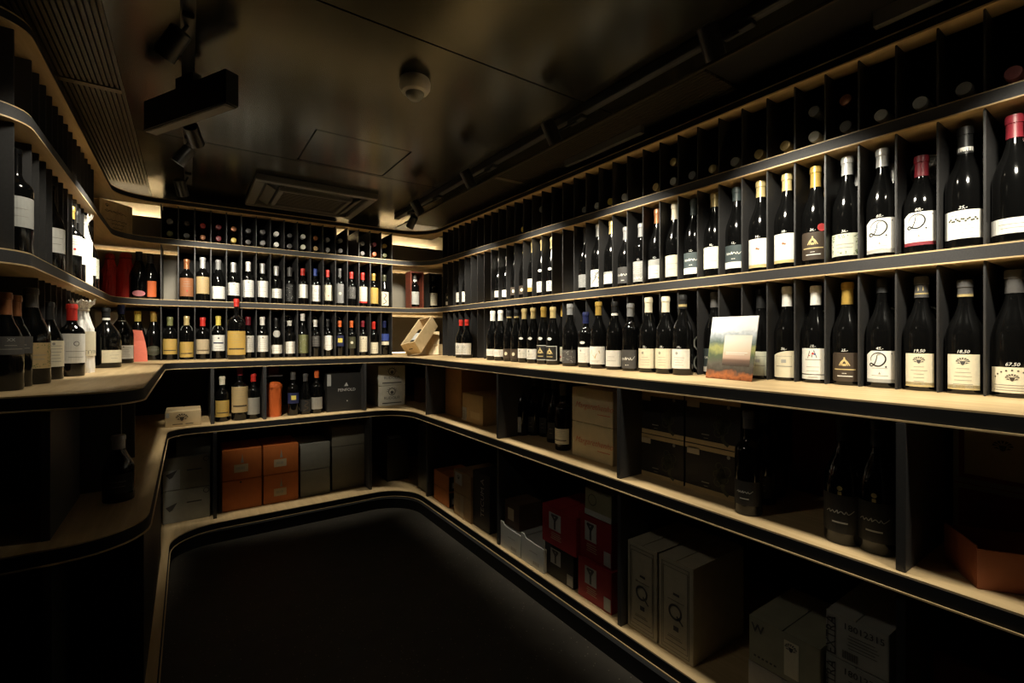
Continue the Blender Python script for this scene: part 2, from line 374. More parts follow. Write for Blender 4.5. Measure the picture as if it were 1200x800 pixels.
for (z, y, nm, x0, x1, s) in ((Z_TOP - .05, 3.99, 'top panel', -.5, 1.9, 1), (Z_S1 - .078, 3.985, 'middle panel', -.5, 1.9, 1), (Z_S2 - .078, 3.985, 'counter panel', 1.3, 1.9, 1), (Z_C + .006, 3.985, 'foot of the counter panel', 1.3, 1.9, 1)):
    tag(obj('light_strip', MB().box(x0, x1, y, y + .006, z + CZ, z + CZ + .006).mesh('light_strip', LEDT if nm == 'top panel' else LEDM)), 'thin warm light strip hidden behind the ' + nm + ' of the rear wall', 'light')

# ------------------------------------------------------------------ ceiling fittings
TRK = flat('black track metal', (.010, .010, .010), .38)
def track(x, y0, y1, label):
    t = thing('light_track', label, 'track', (x, y0, HC))
    L = y1 - y0
    obj('rail', MB().box(-.018, .018, 0, L, -.034, 0).mesh('rail', TRK, bevel=.002), t)
    obj('slot', MB().box(-.005, .005, .02, L - .02, -.0345, -.030).mesh('slot', flat('track slot', (.05, .048, .045), .4, .3)), t)
    for y in (.0, L): obj('end_cap', MB().box(-.019, .019, y - .004, y + .004, -.036, 0).mesh('end_cap', TRK), t)
track(0.0, -.8, 3.33, 'black lighting track running down the middle of the dark ceiling')
track(1.30, -.8, 3.42, 'black lighting track close to the right rack, nearer the ceiling edge')
LENS = emit('lamp lens', (1.0, .86, .62), 20.0)
def spot(x, y, target, watts, size, label, arm=0., z=.80, blend=.6):
    tgt = Vector(target) + Vector((0, 0, CZ)); p = Vector((x + arm, y, z + CZ))
    d = (tgt - p).normalized()
    t = thing('track_spotlight', label, 'lamp', (x, y, HC - .034), 0, 'black spotlights on the ceiling tracks')
    obj('adapter', MB().box(-.014, .014, -.045, .045, -.016, 0).mesh('adapter', TRK, bevel=.002), t)
    rel = p - Vector((x, y, HC - .034))
    st = MB().lathe([(.005, 0), (.005, (rel - Vector((0, 0, -.012))).length)], 10)
    sv = rel - Vector((0, 0, -.012)); obj('stem', st.xform(sv.to_track_quat('Z', 'Y').to_matrix().to_4x4()).mesh('stem', TRK), t, (0, 0, -.012))
    q = d.to_track_quat('Z', 'Y').to_matrix().to_4x4()
    obj('lamp_head', MB().lathe([(.020, -.055), (.027, -.050), (.028, .035), (.026, .035), (.024, .012)], 24).xform(q).mesh('lamp_head', TRK, smooth=True), t, rel)
    obj('lens', MB().lathe([(.0235, .014), (.0235, .016)], 20).xform(q).mesh('lens', LENS), t, rel)
    li = bpy.data.lights.new('spot_beam', 'SPOT'); li.energy = watts * SPOT_W; li.color = WARM; li.spot_size = math.radians(size); li.spot_blend = blend; li.shadow_soft_size = .06
    lo = obj('spot_beam', li, t, rel + d * .042); lo.rotation_euler = d.to_track_quat('-Z', 'Y').to_euler()
R_, A_ = 1.64, .05
spot(1.30, 3.135, (1.12, 3.75, -.02), 24, 88, 'black spotlight at the far end of the right track, tilted at the rear rack', 0, .80, .3)
for y, wt, lab in ((2.72, 24, 'black spotlight added on the right track before its far end'), (2.08, 24, 'black spotlight added on the right track between the hatch and its far end'), (1.42, 26, 'black spotlight halfway along the right track facing the bottles'), (.74, 24, 'black spotlight on the near part of the right track'), (.08, 24, 'black spotlight on the right track beside the camera')):
    spot(1.30, y, (1.64, y + .02, .10), wt, 78, lab, -.13, .79, .38)  # the two heads before the far end are added for even light
spot(0.0, 2.56, (-.42, 2.70, .20), 22, 72, 'black upright spotlight on the middle track facing the left rack', -.02, .80, .4)
spot(0.0, 3.12, (.22, 3.75, -.10), 14, 74, 'small black spotlight at the far end of the middle track', -.03, .80, .3)
spot(0.0, 1.60, (-.42, 1.95, .20), 6, 62, 'black spotlight in front of the long box, facing the rounded end of the left rack', -.04, .80, .4)
spot(0.0, 2.27, (.46, 3.66, .02), 33, 58, 'black spotlight on the middle track just past the long box, aimed at the rear rack', .02, .80, .35)
spot(0.0, 1.15, (1.36, 1.25, -.80), 2.2, 76, 'black fill spotlight added on the middle track, aimed low at the right hand cartons', .02, .80, .9)  # weak fill lamp added to brighten the low cartons
# long black box under the middle track
t = thing('hanging_box', 'long black rectangular box hanging askew under the middle ceiling track', 'lamp', (0, 1.95, CZ), math.atan2(1.742 - 2.15, .227))
obj('housing', MB().box(-.235, .235, -.022, .022, .737, .848).mesh('housing', TRK, bevel=.004), t)
obj('end_plate', MB().box(.235, .239, -.020, .020, .741, .844).mesh('end_plate', TRK), t)
obj('bracket', MB().box(-.05, .05, -.014, .014, .848, .886).mesh('bracket', TRK), t)
obj('diffuser', MB().box(-.22, .22, -.014, .014, .7355, .738).mesh('diffuser', flat('dull grey diffuser', (.12, .11, .09), .5)), t)
# motion detector
t = thing('motion_detector', 'round white motion detector on the dark ceiling', 'detector', (.67, 1.585, HC))
WPL = flat('warm white plastic', (.62, .58, .48), .4)
obj('base', MB().lathe([(.030, -.050), (.046, -.044), (.054, -.030), (.056, -.014), (.052, 0)], 32).mesh('base', WPL, smooth=True), t)
obj('lens', MB().lathe([(.006, -.075), (.020, -.070), (.030, -.060), (.034, -.046)], 24).mesh('lens', flat('milky lens', (.30, .29, .25), .25), smooth=True), t)
m = MB()
for k in range(10):
    a = 2 * PI * k / 10; c = MB().box(.012, .033, -.0006, .0006, 0, .0012).xform(Matrix.Rotation(a, 4, 'Z') @ Matrix.Translation((0, 0, -.066)) @ Matrix.Rotation(-.5, 4, 'Y')); m.add(c)
obj('lens_rib', m.mesh('lens_rib', WPL), t)
# ceiling cassette
t = thing('ceiling_air_conditioner', 'dark ceiling air conditioner cassette with louvres above the rear rack', 'air conditioner', (.665, 3.31, HC))
AC = flat('dark grey plastic', (.10, .095, .085), .35)
AC2 = flat('brown grey grille', (.07, .062, .05), .4)
def ring(x, y, w0, z0, z1, mat, name):
    m = MB().box(-x, x, -y, -y + w0, z0, z1).box(-x, x, y - w0, y, z0, z1).box(-x, -x + w0, -y + w0, y - w0, z0, z1).box(x - w0, x, -y + w0, y - w0, z0, z1)
    return m.mesh(name, mat, bevel=.004)
obj('frame', ring(.35, .32, .05, -.035, 0, AC, 'frame'), t)
obj('backing', MB().box(-.30, .30, -.27, .27, -.012, -.002).mesh('backing', BLACK), t)
obj('inner_frame', ring(.215, .20, .028, -.045, -.014, AC, 'inner_frame'), t)
for i in range(12): obj('grille_slat', MB().box(-.187, .187, -.006, .006, -.030, -.016).mesh('grille_slat', AC2), t, (0, -.155 + .0282 * i, 0))
for x, y, lx, ly, ry in ((-.256, 0, .028, .19, .5), (.256, 0, .028, .19, -.5), (0, -.236, .19, .022, 0), (0, .236, .19, .022, 0)):
    obj('louvre', MB().box(-lx, lx, -ly, ly, -.003, .003).mesh('louvre', AC, bevel=.001), t, (x, y, -.028), rot=(0 if ry else .45, ry, 0))

# ------------------------------------------------------------------ bottles
def profile(kind, h, r):
    n = .0142 if kind != 'C' else .0155
    base = [(r * .55, .006), (r * .8, .0), (r * .96, .001), (r, .006)]
    if kind == 'B': body = [(r, .60 * h), (r * .985, .625 * h), (r * .92, .65 * h), (r * .78, .675 * h), (r * .6, .697 * h), (n * 1.18, .725 * h), (n, .76 * h)]
    elif kind == 'F': body = [(r, .42 * h), (r * .97, .48 * h), (r * .86, .57 * h), (r * .68, .66 * h), (r * .50, .75 * h), (n * 1.06, .83 * h), (n, .86 * h)]
    elif kind == 'C': body = [(r, .44 * h), (r * .985, .50 * h), (r * .91, .56 * h), (r * .77, .625 * h), (r * .58, .695 * h), (r * .46, .76 * h), (n, .83 * h)]
    else: body = [(r, .46 * h), (r * .985, .51 * h), (r * .91, .565 * h), (r * .75, .63 * h), (r * .56, .69 * h), (n * 1.2, .755 * h), (n, .80 * h)]
    return base + body + [(n, .935 * h), (n * 1.12, .94 * h), (n * 1.12, .985 * h), (n * .9, h - .001)]
_bm = {}
def body_mesh(kind, h, r, g):
    key = (kind, round(h, 3), r, g)
    if key not in _bm: _bm[key] = MB().lathe(profile(kind, key[1], r), 28).mesh('glass', GL[g], smooth=True)
    return _bm[key]
def cap_mesh(h, ln, c, kind):
    key = ('cap', round(h, 3), round(ln, 3), c, kind)
    if key not in _bm:
        h = key[1]; n = .0152 if kind != 'C' else .0168; flare = 1.06
        _bm[key] = MB().lathe([(n * flare, h - key[2]), (n, h - min(key[2] * .8, .02 + .05 * h)), (n * 1.02, h * .936), (n * 1.13, h * .94), (n * 1.13, h * .984), (n * 1.07, h * .992), (n * 1.06, h + .0012), (n * .9, h + .002)], 20, False, True).mesh('capsule', foil(c), smooth=True)
    return _bm[key]
def patch(R, z0, z1, span, c, cut=None):
    hw = R * math.radians(span) / 2; h = z1 - z0; N = 14
    a = Art(); o = 0
    for i in range(N + 1):
        u = -hw + 2 * hw * i / N; t = i / N; lo, hi = 0., h
        if cut == 'corner' and t < .22: hi = h * (.86 + .14 * t / .22)
        if cut == 'wave': hi = h * (.84 + .16 * math.sin(PI / 2 * min(1, t * 1.4)))
        if cut == 'round': e = max(0, abs(2 * t - 1) - .82) / .18; lo, hi = h * .05 * e, h * (1 - .05 * e)
        if cut == 'hex': e = abs(2 * t - 1); lo, hi = h * .13 * e, h * (1 - .06 * e ** 3)
        if cut == 'oval': e = math.sqrt(max(0, 1 - (2 * t - 1) ** 2)); lo, hi = h * (.5 - .5 * e), h * (.5 + .5 * e + .001)
        a.v += [(u, lo), (u, hi)]
    for i in range(N): a.f.append((2 * i, 2 * i + 2, 2 * i + 3, 2 * i + 1))
    return a.wrap(R, z0, 'label', paper(c)), hw, h
def art(style, hw, h, rnd):
    """-> list of (Art, ink colour)"""
    a = Art(); b = Art(); out = []
    def lines(v0, v1, n, wmin=.3, wmax=.7, t=.0016):
        for i in range(n):
            v = v0 + (v1 - v0) * i / max(1, n - 1); q = rnd.uniform(wmin, wmax) * hw
            a.bar(-q, q, v * h - t / 2, v * h + t / 2)
    dark = 'mid'
    if style == 'lines': lines(.8, .2, 6); a.disc(0, .88 * h, .05 * h)
    elif style == 'few': lines(.6, .35, 2, .3, .5, .0012)
    elif style == 'crest': b.crest(0, .78 * h, .40 * hw); lines(.58, .12, 5, .3, .6, .0012); out.append((b, 'dgrey'))
    elif style == 'wcrest':
        b.crest(0, .58 * h, .27 * hw); lines(.30, .10, 3, .6, .85, .0016); out.append((b, 'brown'))
        for i in range(9):
            an = PI * (.14 + .72 * i / 8); b.disc(.78 * hw * math.cos(an), .42 * h + .46 * h * math.sin(an), .0022, 6)
    elif style == 'D':
        s_ = .50 * h; b.ribbon([(-.58 * hw + x * s_ * .95, .42 * h + y * s_) for x, y in GLYPH_D], .0012, .0040); b.disc(.40 * hw, .44 * h, .0024); b.disc(.78 * hw, .90 * h, .0016)
        out.append((b, 'black')); lines(.38, .36, 1, .5, .7, .001); a.poly([(-.08 * hw, .17 * h), (.08 * hw, .17 * h), (0, .26 * h)]); lines(.12, .1, 1, .5, .6, .0014)
    elif style == 'eagle':
        b.ribbon([(-.35 * hw, .62 * h), (-.2 * hw, .9 * h), (-.05 * hw, .66 * h), (.1 * hw, .92 * h), (.3 * hw, .64 * h)], .002, .005); out.append((b, 'dgrey'))
        c = Art(); c.disc(.02 * hw, .80 * h, .0035); c.disc(-.22 * hw, .72 * h, .002); out.append((c, 'red')); d = Art(); d.disc(.16 * hw, .78 * h, .003); out.append((d, 'blue'))
        lines(.56, .50, 1, .55, .6, .0022); lines(.28, .12, 2, .4, .5, .0012)
    elif style == 'mount':
        b.mount(0, .66 * h, .36 * hw); b.bar(-.75 * hw, .75 * hw, .40 * h, .435 * h); out.append((b, 'pgold')); dark = 'white'
        a.bar(-.15 * hw, .15 * hw, .27 * h, .29 * h); a.bar(-.5 * hw, .55 * hw, .17 * h, .20 * h)
    elif style == 'script':
        w_ = 1.5 * hw; a.ribbon([(-.75 * hw + x * w_, (.42 + .3 * y) * h) for x, y in SCRAWL], .0016, .0026); a.bar(-.15 * hw, .15 * hw, .16 * h, .20 * h); dark = 'white'
    elif style == 'script2':
        w_ = 1.1 * hw; a.ribbon([(-.55 * hw + x * w_, (.50 + .16 * y) * h) for x, y in SCRAWL], .0014, .0022); a.bar(-.3 * hw, .3 * hw, .26 * h, .30 * h); dark = 'lgrey'  # ink greyed, shadow under the counter put into its colour
    elif style == 'scriptg':
        w_ = 1.7 * hw; a.ribbon([(-.85 * hw + x * w_, (.10 + .25 * y) * h) for x, y in SCRAWL], .0016, .003); dark = 'white'
        for i in range(7): a.ribbon([(-.9 * hw + 1.8 * hw * k / 8, (.42 + .08 * i + .03 * math.sin(k * 1.3 + i)) * h) for k in range(9)], .001)
        out.append((Art(), 'white'))
    elif style == 'heart': b.disc(-.05 * hw, .62 * h, .0042, 7); b.disc(.10 * hw, .60 * h, .0036, 7); out.append((b, 'copper')); lines(.86, .80, 1, .2, .4, .001)
    elif style == 'ornate':
        for s_ in (-1, 1):
            for i in range(26): b.disc(s_ * hw * rnd.uniform(.62, .97), h * rnd.uniform(.05, .95), .0018, 6)
        for i in range(30): b.disc(hw * rnd.uniform(-.7, .7), h * rnd.choice([rnd.uniform(.04, .2), rnd.uniform(.8, .96)]), .0015, 6)
        out.append((b, 'green')); lines(.52, .36, 2, .4, .55, .002)
    elif style == 'frieze':
        for i in range(16): b.disc(-.6 * hw + 1.2 * hw * i / 15, (.66 + .05 * math.sin(i * 1.9)) * h, .0026, 7)
        out.append((b, 'doli')); lines(.84, .82, 1, .5, .6, .001); lines(.48, .2, 3, .3, .5, .001)
    elif style == 'map':
        b.poly([(-.35 * hw, .82 * h), (.45 * hw, .80 * h), (.5 * hw, .62 * h), (.15 * hw, .55 * h), (.05 * hw, .32 * h), (-.2 * hw, .5 * h), (-.4 * hw, .6 * h)]); out.append((b, 'gold')); lines(.2, .14, 2, .3, .5, .001)
    elif style == 'yart':
        for i in range(12): b.ribbon(smooth_pts([(hw * rnd.uniform(-.8, .8), h * rnd.uniform(.1, .9)) for _ in range(3)], 3), .0022)
        c = Art(); c.disc(.4 * hw, .5 * h, .008); c.disc(.5 * hw, .72 * h, .005); out.append((c, 'yellow')); out.append((b, 'dgrey'))
    elif style == 'spots':
        for i in range(34): a.disc(hw * rnd.uniform(-.85, .85), h * rnd.uniform(.08, .92), rnd.uniform(.0012, .0026), 5)
        dark = 'lgrey'
    elif style == 'glow': b.disc(0, .5 * h, .22 * min(hw, h)); out.append((b, 'ivory'))  # plain ivory disc on the label
    elif style == 'frame':
        for q, wd in ((.93, .0030),):
            b.bar(-q * hw, q * hw, .03 * h, .06 * h); b.bar(-q * hw, q * hw, .94 * h, .97 * h)
            b.bar(-q * hw, -q * hw + .003, .06 * h, .94 * h); b.bar(q * hw - .003, q * hw, .06 * h, .94 * h)
        out.append((b, 'white')); c = Art(); c.mount(0, .6 * h, .38 * hw); c.bar(-.4 * hw, .4 * hw, .25 * h, .29 * h); out.append((c, 'pgold'))
    elif style == 'square': b.bar(-.35 * hw, .35 * hw, .35 * h, .75 * h); out.append((b, 'yellow'))
    elif style == 'seal': b.disc(.05 * hw, .3 * h, .005); out.append((b, 'red')); lines(.8, .55, 3)
    elif style == 'emblem': b.ring(0, .66 * h, .008, .002); out.append((b, 'dgrey')); lines(.4, .2, 2)
    elif style == 'goldtext': lines(.86, .5, 4, .3, .6, .001); b.bar(-.7 * hw, .7 * hw, .22 * h, .28 * h); out.append((b, 'brown'))
    elif style == 'bluetext': b.bar(-.6 * hw, .6 * hw, .46 * h, .54 * h); b.disc(0, .8 * h, .005); out.append((b, 'dblue')); lines(.3, .15, 2)
    elif style == 'small': b.ring(-.2 * hw, .78 * h, .0042, .0012); b.ring(-.2 * hw, .78 * h, .002, .001); out.append((b, 'dgrey')); lines(.56, .18, 4, .3, .5, .0011)
    elif style == 'house': b.bar(-.2 * hw, .2 * hw, .55 * h, .68 * h); out.append((b, 'lgrey')); lines(.8, .8, 1, .6, .7, .001); lines(.42, .42, 1, .6, .7, .0022)
    elif style == 'figure': b.ribbon(smooth_pts([(-.2 * hw, .9 * h), (.3 * hw, .75 * h), (-.2 * hw, .5 * h), (.3 * hw, .3 * h), (-.4 * hw, .1 * h)], 4), .006); out.append((b, 'brown'))
    elif style == 'silk': b.text('XX', 0, .8 * h, .012); out.append((b, 'lgrey')); lines(.5, .3, 2)
    if a.f: out.append((a, dark))
    return [(q, c) for q, c in out if q.f]
RAD = dict(B=.0372, G=.0400, F=.0370, C=.0410)
KW = dict(B='bottle', G='sloping shouldered bottle', F='slim tall bottle', C='heavy sparkling wine bottle')
def bottle(x, y, z, h, kind, g, cap, labels, lab, group, nx, ny, r=None, price=None, extra=None, name='wine_bottle', turn=.4):
    """cap = (colour, length) or None; labels = [(z0, z1, colour, span, style, cut)], heights above the base"""
    r = r or RAD[kind]; rnd = random.Random(int(x * 1e4) * 31 + int(y * 1e4))
    a_n = math.atan2(ny, nx); a_c = math.atan2(-y, -x); da = (a_c - a_n + PI) % (2 * PI) - PI
    t = thing(name, lab, 'bottle', (x, y, z + CZ), a_n + turn * da, group)
    obj('glass', body_mesh(kind, h, r, g), t)
    if cap: obj('capsule', cap_mesh(h, cap[1], cap[0], kind), t)
    for (z0, z1, c, span, style, cut) in labels:
        me, hw, hh = patch(r + .0005, z0, z1, span, c, cut); lo = obj('label', me, t)
        for a, ic in art(style, hw, hh, rnd): obj('label_print', a.wrap(r + .0009, z0, 'label_print', ink(ic)), lo)
    if price and labels:
        a = Art(); a.text(price, .0, 0, .0115, .25, .003)
        zt = max(l[1] for l in labels) + .0070
        obj('price_mark', a.wrap(r + .0006, zt, 'price_mark', ink('white')), t)
    if extra: extra(t, r, h)
    return t
def circle_tag(zf):
    def f(t, r, h):
        z = zf(h); a = Art(); a.disc(0, 0, .012, 14)
        obj('neck_label', a.wrap(r * .88 + .001, z, 'neck_label', paper('white')), t, (.0045, 0, 0))
    return f
WHITE_DISC = lambda t, r, h: (lambda me, hw, hh: obj('shoulder_label', me, t))(*patch(r * 1.0 + .0006, .425 * h, .475 * h, 42, 'white', 'oval'))
def neck_ring(t, r, h): obj('neck_band', MB().lathe([(.0160, h * .80), (.0158, h * .835)], 18, False, False).mesh('neck_band', paper('white'), smooth=True), t)
def wax_seal(t, r, h):
    a = Art(); a.disc(.026, 0, .0125, 12); obj('wax_seal', a.wrap(r + .0016, .118, 'wax_seal', flat('red wax', (.45, .05, .05), .4)), t)
def gold_emblem(t, r, h):
    a = Art(); a.bar(-.006, .006, -.006, .006); obj('capsule_emblem', a.wrap(.0157, h * .895, 'capsule_emblem', foil('pgold')), t)
    obj('neck_band', MB().lathe([(.0158, h * .845), (.0158, h * .858)], 18, False, False).mesh('neck_band', foil('pgold')), t)
def gold_band(t, r, h): obj('neck_band', MB().lathe([(.0158, h * .855), (.0158, h * .885)], 18, False, False).mesh('neck_band', foil('pgold')), t)

# one row: (k, px, ytop, ycap, labels[(ytop, ybot, colour, span, style, cut)], kind, glass, capsule, price, description, extra)
W = 'white'
row2 = [
 (34, 526, 326, 0, [(343, 353, 'black', 140, 'glow', None), (353, 357, W, 140, '', None)], 'F', 'k', None, None, 'small black bottle with orange dot on black label', None),
 (32, 540, 314.5, 323.6, [(342, 353.4, W, 150, 'few', None)], 'G', 'k', W, None, 'white capped bottle, further of a pair with square white labels', None),
 (31, 547, 312.5, 322.5, [(341, 353, W, 150, 'few', None)], 'G', 'k', W, None, 'white capped bottle, nearer of a pair with square white labels', None),
 (26, 580, 304.6, 315, [(341, 348.5, W, 160, 'few', None)], 'G', 'k', W, None, 'white capped bottle with low white label, further of two alike', None),
 (25, 589.5, 302.5, 312.7, [(340, 348, W, 160, 'few', None)], 'G', 'k', W, None, 'white capped bottle with low white label, nearer of two alike', None),
 (24, 597.5, 291, 0, [(337, 346, 'brown', 150, 'glow', None)], 'F', 'k', 'black', None, 'slim bottle with brown label and bright dot, further of two', gold_band),
 (23, 608, 290, 0, [(335, 345, 'brown', 150, 'glow', None)], 'F', 'k', 'black', None, 'slim bottle with brown label and bright dot, nearer of two', gold_band),
 (22, 618, 286, 298.6, [(327, 337, W, 150, '', None), (337, 342, 'gold', 150, '', None)], 'F', 'k', 'pgold', None, 'slim bottle with white and gold banded label', None),
 (21, 630.5, 283, 296, [(330, 342.5, W, 140, 'small', None)], 'F', 'k', 'pgold', None, 'slim bottle with white shoulder disc, further of two', WHITE_DISC),
 (20, 642, 280, 293, [(329, 341, W, 140, 'small', None)], 'F', 'k', 'pgold', None, 'slim bottle with white shoulder disc, nearer of two', WHITE_DISC),
 (17, 680, 270, 291, [(322, 337, 'grey', 150, 'spots', None)], 'G', 'k', 'dgrey', None, 'dark capped bottle with speckled grey label', None),
 (16, 696.5, 264.5, 279, [(316, 336, W, 150, 'yart', None)], 'G', 'k', 'silver', None, 'silver capped bottle with scribbled yellow artwork label', None),
 (15, 711, 261, 276, [(318.5, 321, 'lgrey', 150, '', None), (321, 332.5, W, 150, 'few', None)], 'G', 'k', 'pgold', None, 'gold capped bottle with grey topped white label', None),
 (14, 728.5, 268, 282.5, [(313, 332, 'dgrey', 145, 'script', None)], 'G', 'k', 'grey', None, 'grey capped bottle with charcoal label', None),
 (13, 747, 264, 279, [(306, 330, 'lgrey', 150, 'scriptg', None)], 'B', 'k', 'grey', '12,-', 'grey capped bottle with wavy grey label', None),
 (12, 766, 247, 263.6, [(304, 311, 'lgrey', 140, '', None), (311, 326, W, 140, 'few', None)], 'G', 'k', 'copper', '17,-', 'copper capped bottle with grey over white label', None),
 (11, 786.5, 240, 259, [(299, 324, 'ivory', 135, 'few', None)], 'G', 'k', 'ivory', None, 'ivory capped bottle with plain ivory label', None),
 (10, 808.5, 235, 253.5, [(296, 313.8, 'slate', 120, 'script', None), (313.8, 321, W, 120, '', None)], 'G', 'k', 'slate', '12,-', 'slate capped bottle with slate script label, smaller of two', None),
 (9, 835, 228, 244, [(289, 314.6, 'pale', 130, 'few', None)], 'G', 'k', 'pgold', '16,-', 'gold capped bottle with pale ivory label', None),
 (8, 861, 221, 237, [(287, 306.5, 'slate', 120, 'script', None), (306.5, 314, W, 120, '', None)], 'G', 'k', 'slate', '12,-', 'slate capped bottle with slate script label, larger of two', None),
 (7, 892, 213, 231.5, [(279, 310, W, 110, 'heart', None), (310, 313, 'pgold', 110, '', None)], 'G', 'k', 'pgold', '14,-', 'gold capped bottle with heart on white label, further of two', None),
 (6, 922.5, 205, 224.5, [(273, 304, W, 112, 'heart', None), (304, 307.5, 'pgold', 112, '', None)], 'G', 'k', 'pgold', '18,-', 'gold capped bottle with heart on white label, nearer of two', None),
 (5, 958, 195.7, 219.7, [(271, 303.6, 'brown', 115, 'mount', 'round')], 'G', 'k', 'gold', '26,-', 'gold capped bottle with brown label and red wax seal', wax_seal),
 (4, 994, 184.6, 206, [(273, 299, 'pale', 140, 'ornate', None)], 'G', 'k', 'silver', '36,-', 'silver capped bottle with ornate pale green label', None),
 (3, 1036, 175, 196, [(255, 292, W, 110, 'D', 'corner'), (292, 296, 'lgrey', 110, '', None)], 'G', 'k', 'silver', '60,-', 'silver capped bottle with scripted letter on white label', None),
 (2, 1080, 184, 208, [(248, 283, W, 110, 'D', 'corner'), (283, 287, 'maroon', 110, '', None)], 'G', 'k', 'maroon', '60,-', 'maroon capped bottle with scripted letter and maroon strip', None),
 (1, 1128, 151.5, 189, [(246.5, 279.5, W, 135, 'frieze', None)], 'G', 'k', 'black', '35,-', 'black capped bottle with leaf frieze on white label', neck_ring),
 (0, 1180, 139, 165, [(256, 274, W, 160, 'few', None)], 'G', 'k', 'maroon', None, 'maroon capped bottle with low white label', None),
]
row3 = [
 (0, 540.5, 375.4, 382, [(402, 415.6, W, 160, 'emblem', None)], 'G', 'k', 'red', None, 'red capped bottle with large white label, further of a pair', None),
 (0, 547.3, 375.0, 382, [(402, 415.6, W, 160, 'emblem', None)], 'G', 'k', 'red', None, 'red capped bottle with large white label, nearer of a pair', None),
 (0, 577.5, 364.5, 376, [(409, 417, W, 160, 'few', None)], 'G', 'k', W, None, 'white capped bottle with low white label, further of a pair', None),
 (0, 586.5, 364, 376, [(409.5, 418, W, 160, 'few', None)], 'G', 'k', W, None, 'white capped bottle with low white label, nearer of a pair', None),
 (0, 596.7, 364, 370, [(408.6, 420, 'brown', 150, 'glow', None)], 'F', 'k', 'black', None, 'slim bottle with dark label and lit dot, further of two', gold_band),
 (0, 605.5, 363.5, 370, [(409, 421, 'brown', 150, 'glow', None)], 'F', 'k', 'black', None, 'slim bottle with dark label and lit dot, nearer of two', gold_band),
 (0, 614.5, 362, 375, [(408.6, 419.6, W, 150, 'small', None)], 'F', 'k', 'pgold', None, 'slim gold capped bottle with white label and disc, further one', WHITE_DISC),
 (0, 625, 361, 373.6, [(409, 421, W, 150, 'small', None)], 'F', 'k', 'pgold', None, 'slim gold capped bottle with white label and disc, nearer one', WHITE_DISC),
 (0, 637, 360, 371.5, [(404, 422.4, 'black', 135, 'frame', None)], 'F', 'k', 'gold', None, 'slim bottle with white framed black label, further of two', WHITE_DISC),
 (0, 648, 360, 372.5, [(405, 423, 'black', 135, 'frame', None)], 'F', 'k', 'pgold', None, 'slim bottle with white framed black label, nearer of two', WHITE_DISC),
 (19, 661, 357.7, 371.5, [(406.5, 423.5, 'ivory', 140, 'seal', None)], 'F', 'k', 'gold', None, 'gold capped bottle half hidden in its slot', None),
 (0, 668, 356.6, 369, [(410, 425.6, 'dgrey', 145, 'spots', None)], 'G', 'k', 'grey', None, 'grey capped bottle with dark ornament label', None),
 (0, 686.5, 366, 379, [(407, 425, W, 140, 'small', None)], 'B', 'k', 'dblue', None, 'short blue capped bottle with white label', WHITE_DISC),
 (0, 701.5, 354, 369.5, [(406, 427, W, 140, 'map', None)], 'G', 'k', 'gold', None, 'gold capped bottle with golden map on white label', None),
 (0, 720.5, 354, 366, [(410.5, 429.5, W, 140, 'few', None)], 'G', 'k', 'black', None, 'black capped bottle with white neck ring and label', neck_ring),
 (0, 739, 356, 371, [(410, 433, 'dgrey', 140, 'script', None)], 'B', 'k', 'grey', None, 'grey capped bottle with charcoal script label', None),
 (0, 760, 349, 366, [(408.5, 431.5, 'cream', 130, 'small', None)], 'G', 'k', 'ivory', '22,-', 'ivory capped bottle with cream label, further of two', None),
 (0, 780, 348, 366, [(408.5, 432, 'cream', 130, 'small', None)], 'G', 'k', 'ivory', '25,-', 'ivory capped bottle with cream label, nearer of two', None),
 (0, 800, 346, 362, [(409, 432, W, 120, 'small', None)], 'G', 'k', 'black', '19,-', 'black and gold capped bottle with white label', gold_band),
 (9, 824, 344, 361, [(408, 429, 'slate', 130, 'script', None), (429, 435, W, 130, '', None)], 'G', 'k', 'dgrey', '12,-', 'dark capped bottle with slate label left of the leaflet', None),
 (7, 886, 340, 361.7, [(411.7, 440, 'pale', 115, 'house', None)], 'G', 'k', 'black', None, 'black capped bottle with pale label behind the leaflet', None),
 (6, 917, 337, 359.5, [(411, 442.7, 'cream', 105, 'house', 'wave')], 'G', 'k', W, '26,-', 'white capped bottle with wavy topped cream label', None),
 (5, 950.5, 336, 357.7, [(408, 438, W, 112, 'eagle', None), (439, 444, W, 112, 'few', None)], 'G', 'k', W, '19,-', 'white capped bottle with coloured crest on white label', None),
 (4, 989.5, 332, 357, [(413, 446.7, 'brown', 112, 'mount', 'round')], 'G', 'k', 'gold', '25,-', 'gold capped bottle with brown golden crest label', None),
 (3, 1032.5, 328, 343.5, [(411, 444, W, 105, 'D', 'corner'), (444, 448, 'lgrey', 105, '', None)], 'G', 'k', 'black', '45,-', 'black capped bottle with scripted letter on white label', None),
 (2, 1077, 325, 348.6, [(414, 451, 'cream', 95, 'crest', None), (451, 453, 'pgold', 95, '', None)], 'G', 'k', 'dgrey', '19,50', 'dark capped bottle with gold capsule mark and cream crest label', gold_emblem),
 (1, 1126, 329, 345, [(415, 454.5, 'cream', 98, 'crest', None), (454.5, 456.7, 'pgold', 98, '', None)], 'G', 'k', 'dgrey', '18,50', 'dark capped bottle with gold neck and cream crest label', gold_band),
 (0, 1180, 317.7, 344, [(430, 461, 'cream', 130, 'wcrest', None)], 'C', 'k', 'dgrey', '67,50', 'tall dark capped bottle with wide cream crest label', None),
]
def cap_of(c, y1, y0, f):
    return None
